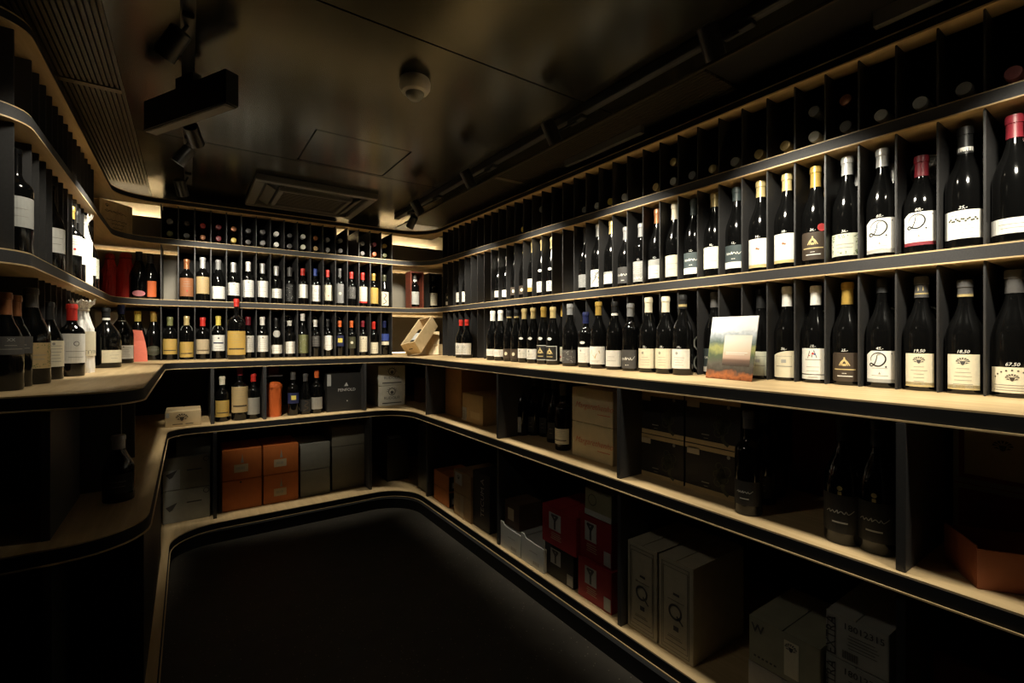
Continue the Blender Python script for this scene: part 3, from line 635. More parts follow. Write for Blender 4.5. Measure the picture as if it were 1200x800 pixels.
def place_right(rows, zb, where, x_front):
    i = 0
    for (k, px, yt, yc, labs, kind, g, cap, price, desc, ex) in rows:
        i += 1
        x = 1.69 if (x_front is None or px > 810 or k) else x_front
        if k == 19: x = 1.69
        y = on_x(px, 300, x)[0] if x != 1.69 else Y0 + PIT * (k - .5)
        zz = lambda py, dx=0: on_x(px, py, x - dx)[1] - CZ - zb
        h = max(.265, min(.335, zz(yt)))
        ls = [(max(.012, zz(b, .035)), max(.024, zz(a, .035)), c, sp, st, cut) for (a, b, c, sp, st, cut) in labs]
        cl = None
        if cap: cl = (cap, max(.035, min(.07, zz(yt) - zz(yc))) if yc else .055)
        bottle(x, y, zb, h, kind, g, cl, ls, desc + ', ' + where, 'bottles standing on the ' + where.split(' the ')[-1], -1, 0, price=price, extra=ex)
place_right(row2, Z_S2, 'right rack middle shelf', None)
place_right(row3, Z_C, 'right counter', 1.592)
# second rank behind the near bottles of the middle shelf
for k, cap, h in ((6, 'pgold', .30), (5, 'gold', .30), (4, 'silver', .31), (3, 'silver', .30), (1, 'black', .31), (0, 'maroon', .33)):
    d = {6: 'heart label', 5: 'red wax seal', 4: 'ornate green label', 3: 'scripted silver cap', 1: 'leaf frieze label', 0: 'maroon cap'}[k]
    bottle(1.79, Y0 + PIT * (k - .5), Z_S2, h, 'G', 'k', (cap, .055), [(.03, .10, 'white', 110, 'few', None)], f'{cap.replace("pgold", "pale gold")} capped bottle standing just behind the bottle with the {d}', 'second rank bottles on the right rack', -1, 0)
# bottles lying base outwards behind the near counter bottles
def lying(x, y, z, nx, ny, h, kind, g, cap, lab, group, base_out=True, r=None, tilt=0., roll=0., labc=None, name='lying_wine_bottle'):
    r = r or RAD[kind]
    a = math.atan2(ny, nx); t = thing(name, lab, 'bottle', (x, y, z + CZ + r), a, group)
    M = Matrix.Rotation(-PI / 2 + tilt, 4, 'Y') if base_out else Matrix.Rotation(PI / 2 + tilt, 4, 'Y')
    # local +x points out of the rack
    e = M.to_euler()
    off = (0, 0, 0) if base_out else (-h, 0, 0)
    obj('glass', body_mesh(kind, h, r, g), t, off, rot=e)
    if cap: obj('capsule', cap_mesh(h, cap[1], cap[0], kind), t, off, rot=e)
    if labc:
        me, hw, hh = patch(r + .0005, .05, .13, 150, labc); obj('label', me, t, off, rot=(M @ Matrix.Rotation(PI if not base_out else 0, 4, 'Z')).to_euler())
    if base_out: obj('base_rim_glint', MB().lathe([(r * .90, 0), (r * .87, -.004), (r * .78, -.004), (r * .74, .0)], 28, False, False).xform(Matrix.Rotation(-PI / 2, 4, 'Y')).mesh('base_rim_glint', flat('bottle rim with painted glint', (.34, .35, .32), .22), smooth=True), t)  # pale rim colour paints in the bright ring highlights
    return t
for k in (12, 11, 10, 9, 7, 6, 5, 3, 2, 1):
    y = Y0 + PIT * (k - .5)
    for lv in (0, 1, 2):
        if lv == 2 and k not in (6, 5, 3, 2): continue
        lying(1.738, y, Z_C + .0008 + lv * .0805, -1, 0, .25, 'G', 'g' if (k + lv) % 3 else 'k', None, f'bottle lying base outward at {("the bottom", "second level", "third level")[lv]} of the counter slot {("seventh", "first", "second", "third", "x", "fourth", "fifth", "sixth", "x", "eighth", "ninth", "tenth", "eleventh")[k] if k not in (4, 8) else "x"} from the right', 'bottles lying base outward behind the counter row')
t = thing('glass_decanter', 'round cut glass disc stopper behind the black capped bottle with scripted letter', 'glassware', (1.752, Y0 + PIT * 2.5, Z_C + CZ + .242))
def glass_disc(lab, x, y, z, r):
    t = thing('glass_disc', lab, 'glassware', (x, y, z + CZ), PI)
    obj('disc', MB().lathe([(r * .3, .008), (r * .9, .006), (r, .0), (r * .92, -.008), (r * .4, -.010)], 28).xform(Matrix.Rotation(PI / 2, 4, 'Y')).mesh('disc', foil('grey'), smooth=True), t)
    for q in (.95, .55): obj('rim', MB().lathe([(r * q, .0065), (r * q + .0025, .0085), (r * q + .005, .0065)], 28, False, False).xform(Matrix.Rotation(PI / 2, 4, 'Y')).mesh('rim', foil('silver'), smooth=True), t)
    m = MB()
    for i in range(14):
        a = 2 * PI * i / 14; m.add(MB().box(r * .35, r * .85, -.0015, .0015, .0065, .0085).xform(Matrix.Rotation(PI / 2, 4, 'Y') @ Matrix.Rotation(a, 4, 'Z')))
    obj('facet', m.mesh('facet', foil('silver')), t)
bpy.data.objects.remove(t)
glass_disc('patterned silver glass disc behind the maroon capped bottle with scripted letter', 1.745, Y0 + PIT * 1.5 - .004, Z_S2 + .243, .0405)

# top shelf, right: bottles lying with their capsules outwards
tops = [(616, 266, 'yellow'), (632, 240, 'dgrey'), (682.5, 247, 'dgrey'), (697.6, 241.5, 'silver'), (710, 237, 'yellow'), (730.5, 231, 'grey'), (762.4, 217, 'pgold'), (781.6, 181.5, 'olive'), (788.4, 210, 'pale'),
        (806, 205.3, 'grey'), (833, 197.8, 'pgold'), (857.5, 187, 'grey'), (889, 179.5, 'olive'), (923, 166.5, 'olive'), (953, 157, 'lgrey'), (996, 138, 'dgrey'), (1040, 134.5, 'lgrey'), (1084.7, 114, 'pale'), (1128, 106.7, 'grey'), (1188, 87, 'pink'), (995, 104, 'copper'), (950, 121, 'dgrey')]
for j, (px, py, c) in enumerate(tops):
    y, z = on_x(px, py, 1.675); z -= CZ
    lvl = 1 if z - Z_S1 > .10 else 0
    k = round((y - Y0) / PIT + .5); y = Y0 + PIT * (k - .5)
    c = dict(dgrey='grey', grey='lgrey', olive='pgold', silver='white', pale='white', lgrey='white').get(c, c); base = Z_S1 + (.001 if not lvl else .083)  # capsules lightened, missing lamp light put into their colours
    ordn = {0: 'lower', 1: 'upper'}[lvl]
    lying(1.675, y, base, -1, 0, .30, 'B', 'k', (c, .055), f'bottle lying capsule outward at {ordn} level, {c.replace("pgold","pale gold").replace("lgrey","light grey").replace("dgrey","dark grey")} end, right top shelf slot {"abcdefghijklmnopqrstuvwxyz"[j]}', 'lying bottles on the right top shelf', base_out=False)

# rear rack
bk2 = [(1, 217.5, 304, 315, [(325.5, 347, 'copper', 150, 'seal', None)], 'B', 'copper', 'copper capped bottle with copper label'),
 (2, 237.5, 302, 315, [(324, 344, 'tan', 150, 'lines', None)], 'B', 'silver', 'silver capped bottle with tan label'),
 (3, 257, 305, 316, [(335.5, 350, 'white', 150, 'few', None)], 'G', 'grey', 'grey capped bottle with low white label'),
 (4, 274, 308, 319, [(331, 346, 'white', 150, 'lines', None)], 'B', 'silver', 'silver capped bottle with short white label'),
 (5, 291, 307, 318, [(328, 348, 'white', 155, 'lines', None)], 'B', 'white', 'white capped bottle with tall white label'),
 (6, 308.5, 309, 323, [(329, 348, 'white', 150, 'few', None)], 'B', 'silver', 'long silver capped bottle with white label'),
 (7, 323.4, 312, 323, [(338, 349, 'white', 155, 'few', None)], 'B', 'silver', 'silver capped bottle with low wide white label'),
 (8, 339.5, 313.6, 324, [(332.6, 353, 'black', 150, 'spots', None)], 'B', 'dgrey', 'dark bottle with black and white speckled label'),
 (9, 356.5, 315, 323, [(333, 349, 'white', 160, '', None)], 'B', 'red', 'red capped bottle with plain white label'),
 (10, 371, 315.5, 323.5, [(334, 353, 'white', 155, 'emblem', None)], 'B', 'blue', 'blue capped bottle with ring emblem on white label'),
 (11, 386.5, 317, 325, [(334, 352, 'ivory', 155, 'seal', None)], 'B', 'red', 'red capped bottle with red seal on ivory label'),
 (12, 400.5, 315, 325, [(332.6, 355, 'grey', 150, 'glow', None)], 'B', 'dgrey', 'dark capped bottle with grey emblem label'),
 (13, 414, 319, 326.6, [(336, 350, 'dgrey', 150, 'spots', None)], 'B', 'red', 'red capped bottle with dark patterned label'),
 (14, 427, 320, 328, [(336, 353, 'cream', 150, 'few', None), (353, 355, 'red', 150, '', None)], 'B', 'red', 'red capped bottle with cream label edged red'),
 (15, 440, 321, 329, [(337, 355.6, 'gold', 150, 'few', None)], 'B', 'gold', 'gold capped bottle with golden label'),
 (16, 453, 322.6, 332, [(342, 358, 'ivory', 120, 'figure', None)], 'F', 'doli', 'slim bottle with brown figure on ivory label')]
bk3 = [(0, 200, 371.5, 381.5, [(397, 415, 'gold', 165, 'goldtext', None)], 'B', 'olive', 'olive capped bottle with gold label'),
 (1, 219, 370.5, 381, [(400.5, 418.5, 'gold', 165, 'goldtext', None)], 'B', 'pgold', 'gold capped bottle with low gold label'),
 (2, 238, 372, 382, [(397.5, 414.5, 'beige', 160, 'goldtext', None)], 'B', 'red', 'red capped bottle with beige label'),
 (3, 258.5, 370.5, 381, [(392.5, 411, 'white', 155, 'bluetext', None)], 'B', 'yellow', 'yellow capped bottle with blue text on white label'),
 (5, 293, 371.5, 381, [(393, 412.5, 'white', 155, 'lines', None)], 'B', 'maroon', 'maroon capped bottle with white label'),
 (6, 309, 371.5, 381, [(393, 412, 'white', 155, 'lines', None)], 'B', 'white', 'white capped bottle with white label'),
 (7, 326, 373, 386, [(404, 414, 'white', 155, 'few', None), (387, 395, 'lgrey', 70, '', 'oval')], 'G', 'black', 'thin black necked bottle with shoulder tag and low white label'),
 (8, 341.5, 376, 381, [(400, 414, 'white', 160, 'few', 'corner')], 'B', 'white', 'squat bottle with white neck and square label'),
 (9, 357, 367.5, 376, [(392, 413.5, 'olive', 150, 'spots', None)], 'G', 'white', 'white capped bottle with olive label'),
 (10, 372.7, 375, 383, [(393.5, 406, 'dgrey', 140, 'silk', None)], 'B', 'white', 'white capped bottle with dark label'),
 (11, 388.5, 374, 383, [(393, 410.5, 'white', 155, 'few', 'hex')], 'B', 'black', 'black capped bottle with shield shaped white label'),
 (12, 403, 376, 383, [(393, 405.5, 'dblue', 150, 'square', None)], 'B', 'orange', 'orange capped bottle with yellow square on blue label'),
 (13, 417, 376, 383.5, [(394.5, 408, 'doli', 150, 'glow', None)], 'B', 'orange', 'orange capped bottle with dark olive label'),
 (14, 430, 376, 383, [(394, 412, 'ivory', 155, 'lines', None)], 'B', 'maroon', 'dark red capped bottle with tall ivory label'),
 (15, 442, 377, 385.5, [(401, 414, 'ivory', 155, 'few', None)], 'B', 'red', 'bright red capped bottle with short ivory label'),
 (16, 456, 376, 384, [(400, 404, 'ivory', 120, '', None), (391, 399, 'blue', 120, '', None)], 'G', 'dblue', 'dark blue bottle with thin ivory band')]
for rows, zb, where in ((bk2, Z_S2, 'rear rack middle shelf'), (bk3, Z_C, 'rear counter')):
    for (k, px, yt, yc, labs, kind, cap, desc) in rows:
        x, y = -.139 + .0871 * (k + .5), 3.695
        zz = lambda py, dy=0: on_y(px, py, y - dy)[1] - CZ - zb
        h = max(.262, min(.32, zz(yt)))
        ls = [(max(.012, zz(b, .035)), max(.024, zz(a, .035)), c, sp, st, cut) for (a, b, c, sp, st, cut) in labs]
        bottle(x, y, zb, h, kind, 'k', (cap, max(.035, min(.07, zz(yt) - zz(yc)))), ls, desc + ', ' + where, 'bottles standing on the ' + where, 0, -1)
x = on_y(277, 400, 3.58)[0]
bottle(x, 3.572, Z_C, .395, 'B', 'k', ('red', .05), [(.03, .185, 'gold', 165, 'goldtext', None)], 'big red capped bottle with tall gold label standing out on the rear counter', None, 0, -1, r=.051, name='magnum_bottle')
for k, nm in ((1, 'gold capped low gold'), (3, 'yellow capped'), (8, 'squat white necked'), (10, 'white capped dark labelled'), (11, 'shield labelled'), (12, 'orange capped blue labelled')):
    for lv in (0, 1, 2, 3):
        if lv == 3 and k not in (8, 10, 12): continue
        lying(-.139 + .0871 * (k + .5), 3.775, Z_C + .0008 + .078 * lv, 0, -1, .15, 'B', 'k', None, f'bottle lying base outward, {("lowest", "second", "third", "topmost")[lv]} behind the {nm} bottle on the rear counter', 'bottles lying base outward on the rear counter')
tc_ = ['grey', 'brown', 'red', 'maroon', 'copper', 'dgrey', 'dgrey', 'white', 'dgrey', 'white', 'copper', 'lgrey', 'grey', 'pgold', 'grey', 'maroon', 'gold']
tl_ = ['olive', 'grey', 'copper', 'maroon', 'yellow', 'dgrey', 'grey', 'white', 'dgrey', 'pale', 'tan', 'lgrey', 'grey', None, 'grey', 'orange', 'olive']
NUM = ('first', 'second', 'third', 'fourth', 'fifth', 'sixth', 'seventh', 'eighth', 'ninth', 'tenth', 'eleventh', 'twelfth', 'thirteenth', 'fourteenth', 'fifteenth', 'sixteenth', 'seventeenth')
for i in range(17):
    for lv, c in ((0, tl_[i]), (1, tc_[i])):
        if c is None or i == 13: continue
        lying(-.139 + .0871 * (i + .5), 3.67 + .01 * ((i * 7) % 3), Z_S1 + .001 + lv * .0765, 0, -1, .255, 'B', 'k', (c, .05), f'bottle lying neck outward, {("lower", "upper")[lv]} one in the {NUM[i]} slot of the rear top shelf', 'lying bottles on the rear top shelf', base_out=False, labc='lgrey' if (i * 5 + lv) % 4 == 0 else None)

# left rack
L2 = [(-.402, 1.885, .30, 'B', 'k', None, [(.075, .16, 'lgrey', 150, 'few', None)], 'tall bottle with grey label at the rounded end', 'left rack middle shelf'),
 (-.399, 2.265, .30, 'G', 'k', None, [(.06, .145, 'white', 150, 'few', None)], 'bottle with white label alone in its slot', 'left rack middle shelf'),
 (-.399, 2.607, .30, 'B', 'k', 'gold', [(.10, .18, 'white', 150, 'seal', None)], 'bottle with red seal on white label', 'left rack middle shelf'),
 (-.399, 2.693, .30, 'B', 'k', 'black', [(.075, .185, 'white', 160, 'lines', None)], 'bottle with tall white label beside the paper wrapped one', 'left rack middle shelf'),
 (-.399, 2.95, .30, 'G', 'k', 'dgrey', [(.055, .14, 'white', 160, 'few', None)], 'bottle with white label just beyond the paper wrapped one', 'left rack middle shelf'),
 (-.399, 3.035, .30, 'G', 'k', 'dgrey', [(.05, .145, 'pale', 160, 'few', None)], 'bottle with pale label last in the row', 'left rack middle shelf')]
for (x, y, h, kind, g, cap, labs, desc, where) in L2:
    bottle(x, y, Z_S2, h, kind, g, (cap, .05) if cap else None, labs, desc + ', ' + where, 'bottles standing on the left rack', 1, 0, turn=.75)
L3 = [(-.42, 1.87, .27, 'G', 'k', 'copper', [(.10, .15, 'dgrey', 120, 'silk', None)], 'copper capped black bottle, nearest the counter end', .039),
 (-.425, 1.985, .27, 'G', 'k', 'copper', [(.10, .15, 'dgrey', 120, 'silk', None)], 'copper capped black bottle, second from the counter end', .039),
 (-.408, 2.078, .30, 'C', 'k', 'dgrey', [(.05, .13, 'tan', 100, 'ornate', None)], 'big dark foil necked bottle with ornate gold label', .046),
 (-.402, 2.265, .268, 'G', 'k', 'black', [(.045, .135, 'ivory', 140, 'lines', None)], 'bottle with tall ivory label beyond the big foil necked one', None),
 (-.362, 2.405, .27, 'B', 'k', 'red', [(.05, .16, 'white', 150, 'emblem', None)], 'red capped bottle with emblem on white label', None),
 (-.400, 2.865, .25, 'B', 'k', 'dgrey', [(.05, .16, 'pale', 150, 'few', None)], 'bottle hidden behind the paper wrapped one', None)]
for (x, y, h, kind, g, cap, labs, desc, r) in L3:
    bottle(x, y, Z_C, h, kind, g, (cap, .06), labs, desc + ', left counter', 'bottles standing on the left counter', 1, 0, r=r, turn=.75)
bottle(-.325, 2.965, Z_C, .285, 'G', 'k', ('black', .045), [(.025, .085, 'ivory', 95, 'few', None)], 'fat black capped bottle with square ivory label on the left counter', None, 1, -.6, r=.058, name='magnum_bottle', extra=neck_ring)
def tagneck(t, r, h): (lambda me, hw, hh: obj('neck_label', me, t))(*patch(.024, .66 * h, .735 * h, 150, 'white', 'oval'))
bottle(-.31, 3.42, Z_C, .325, 'G', 'k', ('dblue', .05), [(.025, .10, 'white', 120, 'lines', None)], 'big blue capped bottle with neck label in the left rear corner', None, .4, -1, r=.056, name='magnum_bottle', extra=tagneck)
# paper wrapped bottles
def wrapped(x, y, z, h, r, c, lab, flare=True, lean=0., blunt=False):
    t = thing('wrapped_bottle', lab, 'bottle', (x, y, z + CZ), 0, rot=(0, lean, 0))
    rnd = random.Random(int(h * 1000)); N = 40; m = MB()
    prof = [(r * .97, 0), (r, .02), (r * .98, .3 * h), (r * 1.0, .5 * h), (r * .9, .62 * h), (r * .62, .74 * h), (r * .5, .84 * h), (r * .52, .90 * h)]
    prof += [(r * .8, .95 * h), (r * 1.05, h)] if flare else [(r * .50, .96 * h), (r * .30, h)]
    if blunt: prof = [(r * .97, 0), (r, .02), (r * .98, .3 * h), (r, .55 * h), (r, .78 * h), (r * 1.08, .85 * h), (r * .98, .92 * h), (r * .8, .97 * h), (r * .45, h)]
    for j, (q, zz) in enumerate(prof):
        for i in range(N):
            a = 2 * PI * i / N; amp = .05 if j < 4 else .12
            f = q * (1 + amp * math.sin(a * 7 + j * 1.7) * rnd.uniform(.3, 1) + rnd.uniform(-.02, .02))
            m.v.append((f * math.cos(a), f * math.sin(a), zz + (rnd.uniform(-.012, .012) if j >= len(prof) - 1 and flare else 0)))
    for j in range(len(prof) - 1):
        for i in range(N): m.f.append((j * N + i, j * N + (i + 1) % N, (j + 1) * N + (i + 1) % N, (j + 1) * N + i))
    m.f.append(tuple(range(N - 1, -1, -1)))
    if not flare: m.f.append(tuple((len(prof) - 1) * N + i for i in range(N)))
    obj('paper_wrap', m.mesh('paper_wrap', flat('crumpled ' + c, COLS[c], .6 if flare else .32, bump=.5, nscale=45)), t)
    if not blunt: obj('neck_tie', MB().lathe([(r * .58, .865 * h), (r * .61, .875 * h), (r * .58, .885 * h)], 20, False, False).mesh('neck_tie', paper('ivory' if flare else 'maroon')), t)
    return t
t = wrapped(-.395, 2.864, Z_S2, .32, .035, 'tissue', 'bottle wrapped in twisted white tissue paper on the left rack shelf')
t = wrapped(-.358, 2.60, Z_C, .295, .0375, 'tissue', 'bottle wrapped in white tissue with dark lettering on the left counter')
a = Art(); a.text('ETTIN', .0, 0, .022); obj('print', a.wrap(.0405, .085, 'print', ink('dgrey')), t, rz=-.7)
me, hw, hh = patch(.0402, .07, .17, 90, 'ivory'); obj('label', me, t, rz=-.75)
REDP = 'red'
for px, yt, w_, d in ((129, 297, .045, 'further left'), (147.5, 296, .055, 'nearer the sparkling bottle')):
    x, z = on_y(px, yt, 3.80); wrapped(x, 3.80, Z_S2, z - CZ - Z_S2, w_, 'red', f'bottle bulging in red wrapping foil, {d}, left rear corner shelf', False)
x = on_y(163, 300, 3.76)[0]
bottle(x, 3.76, Z_S2, .30, 'C', 'k', ('black', .07), [(.02, .055, 'pink', 80, 'few', 'oval')], 'black sparkling wine bottle with small pink oval label in the rear corner', None, 0, -1, r=.05)
x = on_y(176, 300, 3.78)[0]
bottle(x, 3.78, Z_S2, .295, 'C', 'k', ('dgrey', .06), [(.02, .12, 'orange', 90, '', None)], 'dark bottle with orange red label beside the sparkling bottle', None, 0, -1, r=.045)
for px, d in ((161.5, 'half hidden by the salmon card'), (180, 'right of the salmon card')):
    x = on_y(px, 400, 3.74)[0]
    def neckgold(t, r, h): (lambda me, hw, hh: obj('neck_foil', me, t))(*patch(.0235, .62 * h, .90 * h, 100, 'gold'))
    bottle(x, 3.74, Z_C, .305, 'C', 'k', ('gold' if px > 170 else 'yellow', .11), [(.03, .09, 'doli', 130, 'goldtext', 'oval')], f'gold necked sparkling wine bottle {d}', None, 0, -1)
# salmon fan card and gift box
x0, x1 = on_y(153, 400, 3.52)[0], on_y(172.5, 400, 3.52)[0]
t = thing('fan_card', 'salmon pink wedge shaped card standing on the left rear counter', 'card', (x0, 3.535, Z_C + CZ), 0)
wd = x1 - x0
for s_, nm in ((0, 'front_leaf'), (1, 'rear_leaf')):
    pts = [(0, 0), (wd, 0), (wd * .96, .06), (wd * .85, .12), (wd * .66, .185), (.0, .19)]
    obj(nm, MB().prism(pts, 0, .0015).mesh(nm, paper('salmon'), tri=True), t, rot=(PI / 2 + (.08 if s_ else -.08), 0, 0), loc=(0, .012 + .02 * s_, 0))
x = on_y(125, 380, 3.62)[0]
t = thing('gift_box', 'tall pale grey gift box behind the fat black capped bottle', 'box', (x, 3.62, Z_C + CZ), -PI / 2)
obj('body', MB().box(-.10, 0, -.05, .05, 0, .29).mesh('body', flat('pale grey board', (.42, .42, .36), .5, noise=.05), bevel=.002), t)
obj('lid', MB().box(-.102, .002, -.052, .052, .25, .292).mesh('lid', flat('pale grey board', (.42, .42, .36), .5, noise=.05), bevel=.002), t)
a = Art(); a.disc(0, .2, .008); a.bar(-.012, .012, .15, .155); obj('print', a.face(.0012, 'print', ink('mid')), t)
t = thing('pink_card', 'small pink card tucked behind the fat black capped bottle', 'card', (x + .04, 3.50, Z_C + CZ), -PI / 2)
obj('sheet', MB().prism([(-.03, 0), (.03, 0), (.05, .19), (-.01, .19)], 0, .002).xform(Matrix.Rotation(PI / 2, 4, 'Z') @ Matrix.Rotation(PI / 2, 4, 'X')).mesh('sheet', paper('salmon')), t)

# ------------------------------------------------------------------ boxes and cartons
def carton(x, y, z, wdt, dep, hgt, yaw, col, lab, cat='box', name='wine_carton', prints=(), labels=(), tape=None, group=None, top='flap', rough=.6, bump=.1):
    """front centre at (x, y), +x local = out of the front"""
    mat = flat('board %s' % (col if isinstance(col, str) else 'tint'), COLS[col] if isinstance(col, str) else col, rough, noise=.07, nscale=25, bump=bump)
    t = thing(name, lab, cat, (x, y, z + CZ), yaw, group)
    obj('body', MB().box(-dep, 0, -wdt / 2, wdt / 2, .0006, hgt - .003).mesh('body', mat, bevel=.0015), t)
    if top == 'flap':
        for s_ in (-1, 1):
            y0, y1 = (-wdt / 2, -.0015) if s_ < 0 else (.0015, wdt / 2)
            obj('flap', MB().box(-dep + .001, -.001, y0, y1, hgt - .003, hgt).mesh('flap', mat), t)
    elif top == 'lid': obj('lid', MB().box(-dep - .002, .0025, -wdt / 2 - .002, wdt / 2 + .002, hgt - .05, hgt + .001).mesh('lid', mat, bevel=.002), t)
    if tape: obj('tape', MB().box(.0001, .0009, -.022, .022, 0.001, hgt - .004).mesh('tape', flat('parcel tape', tape, .3)), t)
    for (u0, u1, v0, v1, c) in labels:
        obj('label', MB().box(.0002, .0014, u0 * wdt / 2, u1 * wdt / 2, v0 * hgt, v1 * hgt).mesh('label', paper(c)), t)
    for (fn, c) in prints:
        a = Art(); fn(a, wdt, hgt); obj('print', a.face(.0018, 'print', ink(c)), t)
    return t
def rbox(px0, px1, X, z, dep, hgt, col, lab, gap=.004, **k):
    ya, yb = on_x(px0, 400, X)[0], on_x(px1, 400, X)[0]
    return carton(X, (ya + yb) / 2, z, ya - yb - gap, dep, hgt, PI, col, lab, **k)
def bbox(px0, px1, Y, z, dep, hgt, col, lab, gap=.004, **k):
    xa, xb = on_y(px0, 400, Y)[0], on_y(px1, 400, Y)[0]
    return carton((xa + xb) / 2, Y, z, xb - xa - gap, dep, hgt, -PI / 2, col, lab, **k)
KRAFT = (.33, .21, .10); ORNG = (.62, .21, .05)
# --- right, lower shelf
def p_marg(a, w_, h): a.text('Margarethenho', .05 * w_, .50 * h, .036, .4, -.012); a.bar(.15 * w_, .45 * w_, .30 * h, .315 * h)
rbox(670, 718.5, 1.40, Z_M, .33, .150, (.62, .50, .29), 'beige wine carton with red handwriting, lower of two by the divider', prints=((p_marg, 'red'),))
rbox(670, 718.5, 1.40, Z_M + .152, .33, .148, (.62, .50, .29), 'beige wine carton with red handwriting, upper of two under the counter', prints=((p_marg, 'red'),))
y, z = on_x(663, 540, 1.42)
bottle(1.43, y + .03, Z_M, .30, 'B', 'k', ('dgrey', .05), [(.03, .10, 'ivory', 150, 'goldtext', None)], 'bottle with ivory label left of the beige cartons under the counter', None, -1, 0)
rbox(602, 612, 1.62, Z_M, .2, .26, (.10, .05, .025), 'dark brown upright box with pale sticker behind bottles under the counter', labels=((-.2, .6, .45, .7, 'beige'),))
for i, (px, x, hh, d) in enumerate(((611, 1.46, .30, 'with pale side label, leftmost'), (626, 1.52, .31, 'second from left'), (640, 1.55, .30, 'third from left'), (650, 1.50, .31, 'fourth from left'))):
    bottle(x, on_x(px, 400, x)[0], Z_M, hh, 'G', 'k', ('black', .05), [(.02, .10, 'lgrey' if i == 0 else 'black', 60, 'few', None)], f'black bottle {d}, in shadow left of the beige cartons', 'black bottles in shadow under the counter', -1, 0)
rbox(521.5, 541, 1.44, Z_M, .3, .305, (.40, .20, .055), 'tall orange brown carton standing under the counter near the corner')
rbox(541.5, 566, 1.40, Z_M, .25, .175, (.42, .28, .11), 'short cardboard box with barcode sticker under the counter', labels=((-.98, -.55, .05, .5, 'lgrey'), (-.15, .75, .18, .42, 'tan')), prints=((lambda a, w_, h: [a.bar((-.46 + .02 * i) * w_, (-.455 + .02 * i) * w_, .1 * h, .4 * h) for i in range(6)], 'black'),))
for i, (px, d) in enumerate(((512, 'nearer'), (518, 'further'))):
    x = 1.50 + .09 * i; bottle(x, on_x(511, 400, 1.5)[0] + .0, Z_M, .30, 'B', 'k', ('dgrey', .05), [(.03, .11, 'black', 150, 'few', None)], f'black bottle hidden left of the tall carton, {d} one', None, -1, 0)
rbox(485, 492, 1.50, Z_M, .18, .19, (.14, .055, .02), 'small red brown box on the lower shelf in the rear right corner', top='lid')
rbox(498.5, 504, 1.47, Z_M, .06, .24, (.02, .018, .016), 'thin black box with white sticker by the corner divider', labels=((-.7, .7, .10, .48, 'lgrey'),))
def p_dark(a, w_, h):
    for i in range(9): a.ring(.16 * w_ + .12 * w_ * math.cos(i * 2.4) * (i / 9), .48 * h + .25 * h * math.sin(i * 2.4) * (i / 9), .012 + .002 * (i % 3), .003, 10)
    a.ribbon(smooth_pts([(.12 * w_, .3 * h), (.24 * w_, .5 * h), (.2 * w_, .2 * h), (.3 * w_, .08 * h)], 4), .012)
def p_tiny(a, w_, h): a.bar(-.18 * w_, -.04 * w_, .22 * h, .24 * h); a.bar(-.14 * w_, -.06 * w_, .15 * h, .16 * h); a.disc(.30 * w_, .86 * h, .006)
for (i, (a0, a1)) in enumerate(((748.5, 802), (802.5, 869))):
    for j in (0, 1):
        nm = f'black printed wine carton with tan edge strips, {("lower", "upper")[j]} {("further", "nearer")[i]} one of four under the counter'
        c = rbox(a0, a1, 1.42 + .002 * j, Z_M + j * .159, .3, .157, (.012, .009, .007), nm, group='black printed wine cartons', labels=((-1, 1, .0, .10, 'tan'), (-1, 1, .90, .995, 'tan'), (-.92, -.45, .78, .93, 'beige')), prints=((p_dark, 'doli'), (p_tiny, 'mid')))
y = on_x(877, 500, 1.37)[0]
def p_heid(t, r, h): pass
bottle(1.37, y, Z_M, .30, 'B', 'k', ('dgrey', .05), [(.03, .10, 'black', 130, 'script2', None)], 'black bottle with white script label at the front of the lower right shelf', None, -1, 0)
for i, (px, x) in enumerate(((893, 1.50), (905, 1.60))):
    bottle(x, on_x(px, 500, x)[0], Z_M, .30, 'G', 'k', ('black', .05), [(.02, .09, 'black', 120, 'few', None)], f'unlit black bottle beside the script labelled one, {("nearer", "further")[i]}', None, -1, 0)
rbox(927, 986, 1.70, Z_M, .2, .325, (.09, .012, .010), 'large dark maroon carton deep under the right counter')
for i, (px, x) in enumerate(((989, 1.385), (1029, 1.392))):
    bottle(x, on_x(px, 500, x)[0], Z_M, .315, 'G', 'k', ('black', .06), [(.03, .125, 'black', 150, 'script2', None)], f'black bottle with script label beside the divider, {("further", "nearer")[i]} of two', 'script labelled black bottles under the right counter', -1, 0, r=.043, extra=lambda t, r, h: obj('emblem', (lambda a: (a.disc(0, 0, .006), a.bar(-.004, .004, -.016, -.008), a.wrap(r + .0009, .142, 'emblem', foil('pgold')))[2])(Art()), t))
for j in (0, 1):
    carton(1.60, .135, Z_M + j * .157, .42, .35, .155, PI, (.20, .025, .018), f'dark red carton with pale border in the right corner, {("lower", "upper")[j]} of two', labels=((-1, 1, .0, .08, 'mid'), (-1, 1, .92, .995, 'mid'), (-1, -.95, .08, .92, 'mid'), (-.90, -.25, .15, .88, 'beige')) if j else ((-1, 1, .92, .995, 'mid'), (-1, -.95, .08, .92, 'mid')), prints=((lambda a, w_, h: (a.crest(-.29 * w_, .66 * h, .018), a.bar(.08 * w_, .16 * w_, .5 * h, .72 * h)), 'brown'),) if j else ())
